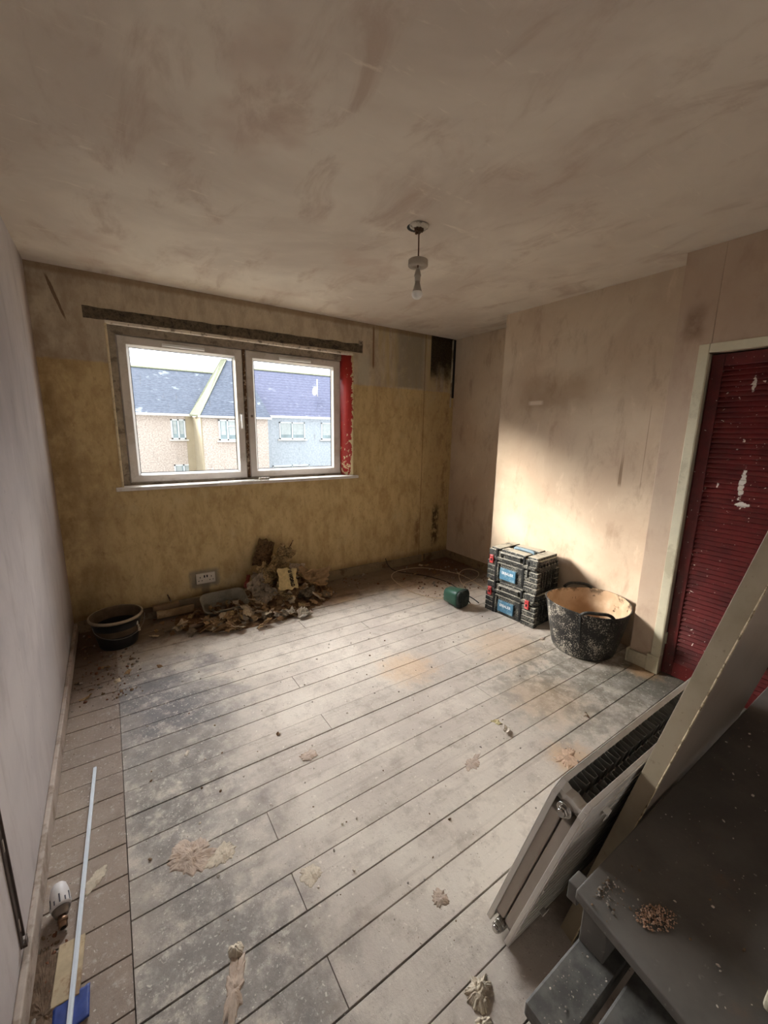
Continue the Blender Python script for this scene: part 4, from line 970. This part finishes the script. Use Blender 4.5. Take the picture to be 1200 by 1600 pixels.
# ================================================================== GREEN CASE AND CABLES
gc = thing('green_case', 'small dark green plastic casing lying on floor beside stacked tool cases', 'casing', (2.640, -1.075, 0.0), math.radians(8)); gc.scale = (1.2, 1.2, 1.2)
def rrect(w, h, r, n=6):
    out = []
    for (cx, cz, a0) in ((w/2-r, h/2-r, 0), (-w/2+r, h/2-r, PI/2), (-w/2+r, -h/2+r, PI), (w/2-r, -h/2+r, 1.5*PI)):
        for k in range(n+1):
            a = a0+PI/2*k/n; out.append((cx+r*math.cos(a), cz+r*math.sin(a)))
    return out
def loft(bm, secs):
    rs = [[bm.verts.new((u, y, v+zc)) for u, v in rrect(w, h, r)] for (y, w, h, r, zc) in secs]; n = len(rs[0])
    for A_, B_ in zip(rs, rs[1:]):
        for k in range(n):
            f = bm.faces.new((A_[k], A_[(k+1) % n], B_[(k+1) % n], B_[k])); f.smooth = True
    bm.faces.new(rs[0][::-1]); bm.faces.new(rs[-1])
bm = bmesh.new(); loft(bm, [(0.085, 0.075, 0.075, 0.02, 0.062), (0.075, 0.098, 0.098, 0.03, 0.062), (-0.03, 0.118, 0.118, 0.032, 0.064), (-0.048, 0.120, 0.120, 0.034, 0.065)])
obj('green_shell', bm, plain('green plastic', srgb(50, 88, 72), 0.4, spec=0.4, var=0.12, scale=20, dirt=srgb(110, 130, 112), dirt_amt=0.4), gc)
bm = bmesh.new(); loft(bm, [(-0.047, 0.122, 0.122, 0.034, 0.065), (-0.062, 0.124, 0.124, 0.036, 0.065), (-0.070, 0.112, 0.112, 0.034, 0.065)]); bx(bm, -0.032, 0.032, -0.074, -0.05, 0.118, 0.132)
bx(bm, -0.040, 0.040, -0.0735, -0.069, 0.026, 0.100)
obj('end_cap', bm, plain('black green cap', srgb(30, 38, 34), 0.6, var=0.2, scale=30, dirt=srgb(80, 84, 76), dirt_amt=0.4), gc, bevel=0.002)
bm = bmesh.new(); tube(bm, [(0.060, -0.02, 0.060), (0.078, -0.045, 0.03), (0.088, -0.058, 0.006)], 0.004, 8); obj('wire_foot', bm, M_blackp, gc)
bm = bmesh.new()
tube(bm, [(-0.058, -0.06, 0.075), (-0.045, -0.074, 0.05), (-0.030, -0.078, 0.020)], 0.0028, 8)
obj('wire_foot', bm, M_blackp, gc)
def cable(nm, pts, r, m, label):
    bm = bmesh.new(); tube(bm, spline(pts, 8), r, 8); return tag(obj(nm, bm, m), label, 'cable')
M_cabp = plain('pale cream cable', srgb(206, 184, 152), 0.5, var=0.05); M_cabb = plain('black cable', srgb(30, 28, 28), 0.5)
cable('pale_cable', [(2.62, -0.98, 0.03), (2.56, -0.86, 0.006), (2.50, -0.72, 0.005), (2.485, -0.576, 0.005), (2.512, -0.36, 0.005), (2.567, -0.226, 0.006), (2.678, -0.150, 0.008), (2.865, -0.150, 0.010), (3.025, -0.225, 0.006), (3.149, -0.424, 0.005), (3.196, -0.61, 0.005), (3.135, -0.90, 0.005), (3.08, -1.16, 0.005)], 0.0034, M_cabp,
      'pale cream cable looping wide across floor from the green casing')
cable('pale_cable', [(3.00, -0.86, 0.02), (3.027, -0.754, 0.006), (3.135, -0.60, 0.012), (3.27, -0.50, 0.014), (3.38, -0.50, 0.014), (3.40, -0.60, 0.012), (3.32, -0.69, 0.013), (3.2, -0.745, 0.013), (3.03, -0.78, 0.006), (2.92, -0.90, 0.006)], 0.0034, M_cabp,
      'small single loop of pale cable in the alcove behind the green casing')
cable('black_cable', [(2.627, -0.022, 0.125), (2.640, -0.05, 0.06), (2.675, -0.10, 0.012), (2.72, -0.20, 0.007), (2.813, -0.31, 0.005), (2.893, -0.468, 0.005), (2.934, -0.657, 0.005), (2.90, -0.85, 0.006)], 0.0038, M_cabb,
      'thin black cable running from the window wall skirting to green casing')
cable('black_cable', [(2.86, -1.00, 0.008), (2.85, -1.08, 0.006), (2.828, -1.156, 0.006)], 0.0045, M_cabb, 'short black cable end poking out between green casing and tool cases')

# ================================================================== LEFT EDGE: TRUNKING, VALVE, STRIPS
bm = bmesh.new(); a, b = Vector((0.1375, -1.492, 0.004)), Vector((0.094, -2.55, 0.010)); d = (b-a).normalized(); s = Vector((-d.y, d.x, 0))
def strip(bm, a, b, w, h):
    d = (b-a).normalized(); s = Vector((-d.y, d.x, 0))*w/2; u = Vector((0, 0, h))
    v = [bm.verts.new(p+q) for p in (a, b) for q in (-s, s, s+u, -s+u)]
    for q in ((0, 1, 2, 3), (7, 6, 5, 4), (0, 4, 5, 1), (1, 5, 6, 2), (2, 6, 7, 3), (3, 7, 4, 0)): bm.faces.new([v[i] for i in q])
strip(bm, a, b, 0.0115, 0.008); strip(bm, a+Vector((0.0006, 0, 0.008)), b+Vector((0.0006, 0, 0.008)), 0.0045, 0.0012)
tag(obj('plastic_trunking', bm, plain('bluish white trunking', srgb(212, 220, 228), 0.35, var=0.02), bevel=0.0008), 'long thin white plastic trunking lying along the left edge of the floor', 'plastic trunking')
# thermostatic valve standing on its stub
vp = Vector((0.066, -2.085, 0.0))
val = thing('radiator_valve', 'white thermostatic radiator valve lying on floor by the left skirting', 'valve', tuple(vp+Vector((0, 0, 0.031))))
val.rotation_euler = (math.radians(72), 0, math.radians(188))
bm = bmesh.new(); lathe(bm, [(0.0, 0.058), (0.012, 0.057), (0.019, 0.050), (0.0235, 0.032), (0.0255, 0.006), (0.026, -0.006), (0.024, -0.012), (0.0, -0.012)], 28)
for v in bm.verts: v.co.z += 0.010
hd = obj('valve_head', bm, plain('white valve cap', srgb(212, 208, 206), 0.35, var=0.04, dirt=srgb(150, 130, 110), dirt_amt=0.3), val)
bm = bmesh.new()
for k in range(12):
    a = 2*PI*k/12; m = Matrix.Rotation(a, 4, 'Z'); bx(bm, 0.0235, 0.0262, -0.0018, 0.0018, 0.004, 0.028 if k % 2 else 0.016, 0, m)
obj('grip_slot', bm, plain('grey marking', srgb(84, 84, 92), 0.5), hd)
bm = bmesh.new(); lathe(bm, [(0.0, -0.002), (0.022, -0.003), (0.022, -0.008), (0.018, -0.010), (0.019, -0.014), (0.016, -0.018), (0.016, -0.022), (0.012, -0.024), (0.0, -0.024)], 24)
obj('collar', bm, plain('dull brown metal', srgb(132, 122, 112), 0.35, 0.8), val)
bm = bmesh.new(); tube(bm, [(0, 0, -0.022), (0, 0, -0.055)], 0.0105, 16); tube(bm, [(0, 0, -0.030), (0, 0, -0.040)], 0.0135, 6)
vb = obj('valve_body', bm, plain('tarnished brass', srgb(126, 100, 80), 0.4, 0.7), val)
bm = bmesh.new(); tube(bm, [(0, 0, -0.0546), (0, 0, -0.056)], 0.0075, 16); obj('bore', bm, M_dark, vb)
tag(boxes('board_offcut', [(-0.036, 0.024, -0.075, 0.075, 0.0, 0.010)], plain('cream brown offcut', srgb(182, 164, 134), 0.8, var=0.15, scale=20, dirt=srgb(120, 88, 62), dirt_amt=0.7), bevel=0.002), 'cream brown timber offcut under the bottom end of white trunking', 'timber offcut')
o = bpy.data.objects['board_offcut']; o.location = (0.098, -2.255, 0.0); o.rotation_euler = (0, 0, math.radians(-3))
bm = bmesh.new(); n_ = 12; g = [[bm.verts.new((0.065+0.075*i/n_, -2.385+0.075*j/n_-0.02+0.012*i/n_, 0.002+0.004*abs(nz(i*0.5, j*0.5)))) for j in range(n_+1)] for i in range(n_+1)]
for i in range(n_):
    for j in range(n_): bm.faces.new((g[i][j], g[i+1][j], g[i+1][j+1], g[i][j+1]))
o = tag(obj('blue_sheet', bm, plain('blue plastic', srgb(44, 64, 128), 0.45, var=0.15), smooth=True), 'folded blue plastic sheet at the bottom left corner of floor', 'plastic sheet'); o.location = (0, 0, 0.004)
sd = o.modifiers.new('s', 'SOLIDIFY'); sd.thickness = 0.0015; sd.offset = 1

# ================================================================== PAPER AND WALLPAPER SCRAPS
def mat_paper(name, c, print_=None):
    t = T(name, 0.9, 0.1); n = t.noise(t.obj, 40, 4, 0.6)
    b = t.mix(t.ss(n, 0.35, 0.65), c, tuple(v*0.82 for v in c[:3])+(1,))
    if print_:
        l = t.noise(t.vscale(t.obj, (60, 260, 60)), 1.0, 2, 0.5); l2 = t.noise(t.obj, 16, 2)
        b = t.mix(t.mul(t.ss(l, 0.52, 0.56), t.ss(l2, 0.42, 0.5), 0.75), b, print_)
    return t.done(b)
P_tan = mat_paper('tan wallpaper scrap', srgb(168, 138, 102)); P_brown = mat_paper('brown wallpaper scrap', srgb(132, 104, 76)); P_pale = mat_paper('pale wallpaper scrap', srgb(204, 186, 158))
P_news = mat_paper('yellowed newspaper', srgb(176, 150, 108), srgb(54, 44, 34)); P_white = mat_paper('white torn paper', srgb(222, 212, 196)); P_grey = mat_paper('grey brown scrap', srgb(126, 112, 94))
def sheet(name, w, h, m, seed, curl=0.5, crumple=0.15, n=8, ragged=0.18, th=0.0007):
    bm = bmesh.new(); rnd = random.Random(seed); k1, k2 = (rnd.random()-0.5)*curl*2, (rnd.random()-0.5)*curl*2; sc = 3.0/max(w, h)
    g = []
    for i in range(n+1):
        row = []
        for j in range(n+1):
            u, v = i/n-0.5, j/n-0.5
            e = 1+ragged*nz(seed+(u*3 if abs(v) > 0.49 else 0)+(v*3 if abs(u) > 0.49 else 0), seed*0.7+u*3+v*5)*(2 if max(abs(u), abs(v)) > 0.49 else 1)
            x, y = u*w*e, v*h*e
            z = (k1*u*u*w*2+k2*v*v*h*2+k1*u*v*w)+crumple*max(w, h)*(nz(x*sc*3+seed, y*sc*3, seed)+0.5*abs(nz(x*sc*8, y*sc*8+seed, 1)))
            row.append(bm.verts.new((x, y, z)))
        g.append(row)
    for i in range(n):
        for j in range(n): bm.faces.new((g[i][j], g[i+1][j], g[i+1][j+1], g[i][j+1]))
    o = obj(name, bm, m, smooth=False); s = o.modifiers.new('s', 'SOLIDIFY'); s.thickness = th
    return o
# heap profile along the wall
def heap_h(x, y):
    a = 0.25*math.exp(-((x-1.47)/0.22)**2)*max(0, 1-((-y-0.08)/0.36))**1.2
    b = 0.055*math.exp(-((x-1.15)/0.42)**2)*max(0, 1-((-y-0.05)/0.62))
    return max(0.0, a+b)
def in_heap(x, y):
    yc = -0.33 if x < 1.15 else -0.27; ry = 0.20+0.13*math.exp(-((x-1.3)/0.4)**2)
    return ((x-1.22)/0.66)**2+((y-yc)/ry)**2 < 1
bm = bmesh.new(); NX, NY = 90, 46; g = {}
for i in range(NX+1):
    for j in range(NY+1):
        x, y = 0.55+1.42*i/NX, -0.022-0.72*j/NY
        e = ((x-1.24)/0.66)**2+((y+0.22)/0.36)**2; k = max(0.0, 1-e)**0.5
        z = k*(heap_h(x, y)*0.75+0.018*abs(nz(x*22, y*22, 2))+0.014*abs(nz(x*60, y*60, 4)))-0.002
        g[i, j] = bm.verts.new((x, y, z))
for i in range(NX):
    for j in range(NY): 
        q = [g[i, j], g[i+1, j], g[i+1, j+1], g[i, j+1]]
        if max(v.co.z for v in q) > 0.0: bm.faces.new(q)
bmesh.ops.delete(bm, geom=[v for v in bm.verts if not v.link_faces], context='VERTS')
tag(obj('stripped_rubble', bm, plain('brown wallpaper mush', srgb(124, 96, 70), 0.95, var=0.35, scale=60, dirt=srgb(72, 52, 36), dirt_amt=0.7)), 'mound of brown crumbled rubble under torn wallpaper below the window', 'rubble', kind='stuff')
protos = []
for k in range(14):
    m = [P_tan, P_brown, P_tan, P_pale, P_grey, P_brown, P_tan, P_news][k % 8]
    protos.append(sheet('wallpaper_scrap', 0.05+0.05*((k*37) % 7)/7, 0.035+0.035*((k*53) % 5)/5, m, 31+k, 0.6, 0.10, 6, 0.3))
rnd = random.Random(21); used = 0; count = 0
while count < 230:
    x, y = 0.60+rnd.random()*1.26, -0.05-rnd.random()*0.62
    if not in_heap(x, y): continue
    if x < 1.15 and y > -0.28 and x > 0.76: continue
    base = heap_h(x, y); o = protos[count] if count < len(protos) else protos[count % len(protos)].copy()
    if count >= len(protos): COL.objects.link(o)
    s = 0.55+rnd.random()*0.85
    look = ['tan', 'brown', 'tan', 'pale cream', 'grey brown', 'brown', 'tan', 'printed yellowed'][(count % len(protos)) % 8]
    where = 'at the left end of' if x < 0.95 else ('in the middle of' if x < 1.4 else 'on the right side of')
    lb = '%s torn wallpaper scrap %s the heap below the window' % (look, where)
    tag(o, lb, 'wallpaper scrap', '%s scraps %s the wallpaper heap' % (look, where))
    o.scale = (s, s, s); o.location = (x, y, base*0.9+0.016+0.02*rnd.random())
    o.rotation_euler = ((rnd.random()-0.5)*1.3+(0.5 if base > 0.08 else 0), (rnd.random()-0.5)*1.3, rnd.random()*6.28)
    count += 1
# scraps lying loose: alcove corner and by the bucket
for i in range(26):
    o = protos[(i*5) % len(protos)].copy(); COL.objects.link(o); s = 0.35+rnd.random()*0.35
    if i < 14:
        x, y = 2.75+rnd.random()*0.6, -0.10-rnd.random()*0.45; tag(o, 'small torn wallpaper scrap on the dirty floor of the alcove corner', 'wallpaper scrap', 'small scraps in the alcove corner')
    else:
        x, y = 0.07+rnd.random()*0.40, -0.52-rnd.random()*0.40
        if i > 20: x, y = 0.44+rnd.random()*0.14, -0.14-rnd.random()*0.3
        tag(o, 'small torn wallpaper scrap on the floor around the black bucket', 'wallpaper scrap', 'small scraps around the bucket')
    o.scale = (s, s, s); o.location = (x, y, 0.008); o.rotation_euler = (rnd.random()*0.4, rnd.random()*0.4, rnd.random()*6)
# scraps inside the trough
for i in range(16):
    o = protos[(i*3+1) % len(protos)].copy(); COL.objects.link(o); s = 0.5+rnd.random()*0.4
    tag(o, 'torn wallpaper scrap inside the grey plastic trough', 'wallpaper scrap', 'scraps inside the trough')
    u, v = (rnd.random()-0.5)*0.22, (rnd.random()-0.6)*0.09
    o.scale = (s, s, s); loc_ = bpy.data.objects['plastic_trough']
    m = Matrix.Translation((0.965, -0.165, 0.006)) @ Matrix.Rotation(math.radians(24), 4, 'X')
    o.location = m @ Vector((u, v, 0.045+rnd.random()*0.02)); o.rotation_euler = (0.3+rnd.random()*0.6, (rnd.random()-0.5)*0.8, rnd.random()*6)
def big(name, w, h, m, seed, loc, rot, label, curl=0.5, cr=0.12, cat='newspaper', n=14, th=0.0009):
    o = sheet(name, w, h, m, seed, curl, cr, n, 0.12, th); o.location = loc; o.rotation_euler = [math.radians(a) for a in rot]; return tag(o, label, cat)
big('newspaper', 0.17, 0.24, mat_paper('dark stained newspaper', srgb(112, 88, 62), srgb(44, 34, 26)), 3, (1.350, -0.085, 0.395), (76, 22, 8), 'dark stained newspaper sheet standing at the top of the heap', 0.9, 0.10)
big('newspaper', 0.15, 0.25, P_news, 5, (1.440, -0.120, 0.325), (66, 34, -12), 'crumpled printed newspaper draped down right of the topmost sheet', 1.4, 0.22)
big('newspaper', 0.14, 0.16, P_news, 8, (1.305, -0.185, 0.262), (58, -10, 35), 'pale folded newspaper square left of the printed headline', 0.4, 0.06)
big('paper_bag', 0.17, 0.22, mat_paper('greyish crumpled paper', srgb(158, 142, 122)), 12, (1.245, -0.25, 0.155), (62, -24, 20), 'greyish crumpled paper bag right beside the grey trough', 1.6, 0.20, 'paper')
hl_ = big('newspaper', 0.16, 0.17, mat_paper('headline newspaper', srgb(214, 190, 138), None), 17, (1.455, -0.300, 0.215), (60, 4, -6), 'yellowed newspaper with bold headline in the middle of the heap', 0.15, 0.012)
big('newspaper', 0.13, 0.16, P_news, 19, (1.375, -0.33, 0.115), (48, 20, 60), 'ribbed folded newspaper low at the front of heap', 1.0, 0.16)
big('wallpaper_sheet', 0.26, 0.14, P_tan, 23, (1.690, -0.22, 0.140), (38, 18, -18), 'broad tan wallpaper sheet on the right slope of heap', 0.8, 0.09, 'wallpaper')
big('wallpaper_sheet', 0.14, 0.10, P_pale, 27, (1.615, -0.10, 0.215), (58, 10, -8), 'pale wallpaper piece against the wall above the right slope', 0.5, 0.08, 'wallpaper')
big('wallpaper_sheet', 0.18, 0.09, P_grey, 29, (1.62, -0.34, 0.085), (34, 6, 30), 'grey brown wallpaper strip at the right front of heap', 0.9, 0.12, 'wallpaper')
big('white_paper', 0.15, 0.055, P_white, 33, (1.335, -0.535, 0.030), (24, -8, -14), 'white torn paper strip at the front edge of the heap', 1.2, 0.18, 'paper')
big('white_paper', 0.11, 0.07, P_white, 36, (1.47, -0.60, 0.022), (14, 8, 12), 'crumpled white torn paper nearest the clean floorboards', 1.0, 0.22, 'paper')
big('wallpaper_sheet', 0.13, 0.085, P_tan, 41, (0.985, -0.42, 0.045), (16, 20, 30), 'curled tan wallpaper piece in front of trough', 1.0, 0.12, 'wallpaper')
big('wallpaper_sheet', 0.11, 0.09, P_pale, 44, (1.10, -0.40, 0.06), (26, -14, 70), 'pale ochre wallpaper piece in front of the trough corner', 0.8, 0.10, 'wallpaper')
big('wallpaper_sheet', 0.12, 0.07, P_tan, 47, (0.93, -0.53, 0.028), (10, 12, 34), 'flat tan wallpaper piece at the left front of heap', 0.5, 0.08, 'wallpaper')
big('red_packet', 0.035, 0.11, plain('faded red packet', srgb(150, 72, 58), 0.6, var=0.3), 49, (1.165, -0.155, 0.205), (70, 30, 10), 'faded red and white packet behind the crumpled paper bag', 0.5, 0.08, 'packet')
dgm = Matrix.Translation((0.012, 0.0, 0.009)) @ Matrix.Rotation(math.radians(-82), 4, 'Z')
M_ink = plain('black newsprint', srgb(36, 30, 26), 0.9)
text_mesh('headline', 'IS WORLD', 0.042, M_ink, hl_, dgm @ Matrix.Translation((0, 0.015, 0.0)), 0.006, 0.72)
# rolled paper, broken skirting pieces, splinters
bm = bmesh.new(); tube(bm, spline([(0.68, -0.372, 0.022), (0.80, -0.362, 0.028), (0.93, -0.325, 0.036), (1.02, -0.27, 0.05)], 6), [0.017]*19, 12)
tag(obj('paper_roll', bm, plain('grey brown rolled paper', srgb(140, 120, 98), 0.9, var=0.15), smooth=True), 'grey brown rolled tube of paper lying in front of the trough', 'paper roll')
tag(boxes('broken_board', [(0.50, 0.76, -0.105, -0.085, 0.020, 0.078)], plain('bare broken board', srgb(142, 116, 84), 0.9, var=0.2, scale=12, dirt=srgb(176, 156, 122), dirt_amt=0.6), bevel=0.003), 'lower broken length of skirting board between bucket and trough', 'board')
tag(boxes('broken_board', [(0.48, 0.66, -0.074, -0.03, 0.072, 0.108)], plain('dirty broken board', srgb(128, 106, 80), 0.9, var=0.2, scale=12), bevel=0.003), 'upper broken skirting piece resting on the wall between bucket and trough', 'board')
for (a, b, lb) in (((0.612, -0.024, 0.10), (0.590, -0.012, 0.165), 'dark splinter of timber sticking up above the broken skirting'), ((1.575, -0.010, 0.375), (1.625, -0.006, 0.46), 'thin dark splinter stuck to the wall above the heap')):
    bm = bmesh.new(); tube(bm, [a, b], [0.008, 0.003], 5); tag(obj('wood_splinter', bm, M_rot), lb, 'splinter')
# scrap of paper and filler on the open floor
big('paper_scrap', 0.045, 0.028, P_white, 53, (1.805, -2.300, 0.006), (6, 4, 30), 'small folded white paper scrap on floorboards in front of the radiator', 0.8, 0.12, 'paper', 8)
big('paper_scrap', 0.060, 0.035, mat_paper('cream flake', srgb(206, 192, 148)), 57, (1.82, -2.235, 0.004), (4, 3, -20), 'cream torn flake touching the folded white paper scrap', 0.4, 0.10, 'paper', 8)
big('paint_flake', 0.022, 0.014, P_brown, 59, (0.862, -1.718, 0.006), (12, 8, 30), 'single brown chip of debris in the middle of floor', 0.8, 0.15, 'debris', 5)
big('paper_scrap', 0.030, 0.012, P_white, 61, (0.478, -1.61, 0.004), (8, 4, 60), 'thin white paper shred on the dark blue grey floor patch', 0.8, 0.2, 'paper', 6)
bm = bmesh.new(); tube(bm, [(2.26, -2.44, 0.006), (2.235, -2.475, 0.008)], [0.006, 0.002], 6); tube(bm, [(2.25, -2.455, 0.006), (2.225, -2.45, 0.007)], [0.004, 0.001], 6)
tag(obj('wood_splinter', bm, M_rot), 'dark wood splinter on paint splashed boards near the doorway', 'splinter')
# junction box on the wall above the window's right end
boxes_ = boxes('wall_bracket', [(2.305, 2.345, -0.008, 0.0, 2.20, 2.24)], M_greywood); tag(boxes_, 'small grey metal plate on wall above the window right end', 'plate'); boxes('screw_hole', [(2.320, 2.330, -0.0095, -0.0075, 2.216, 2.226)], M_blackp, boxes_)
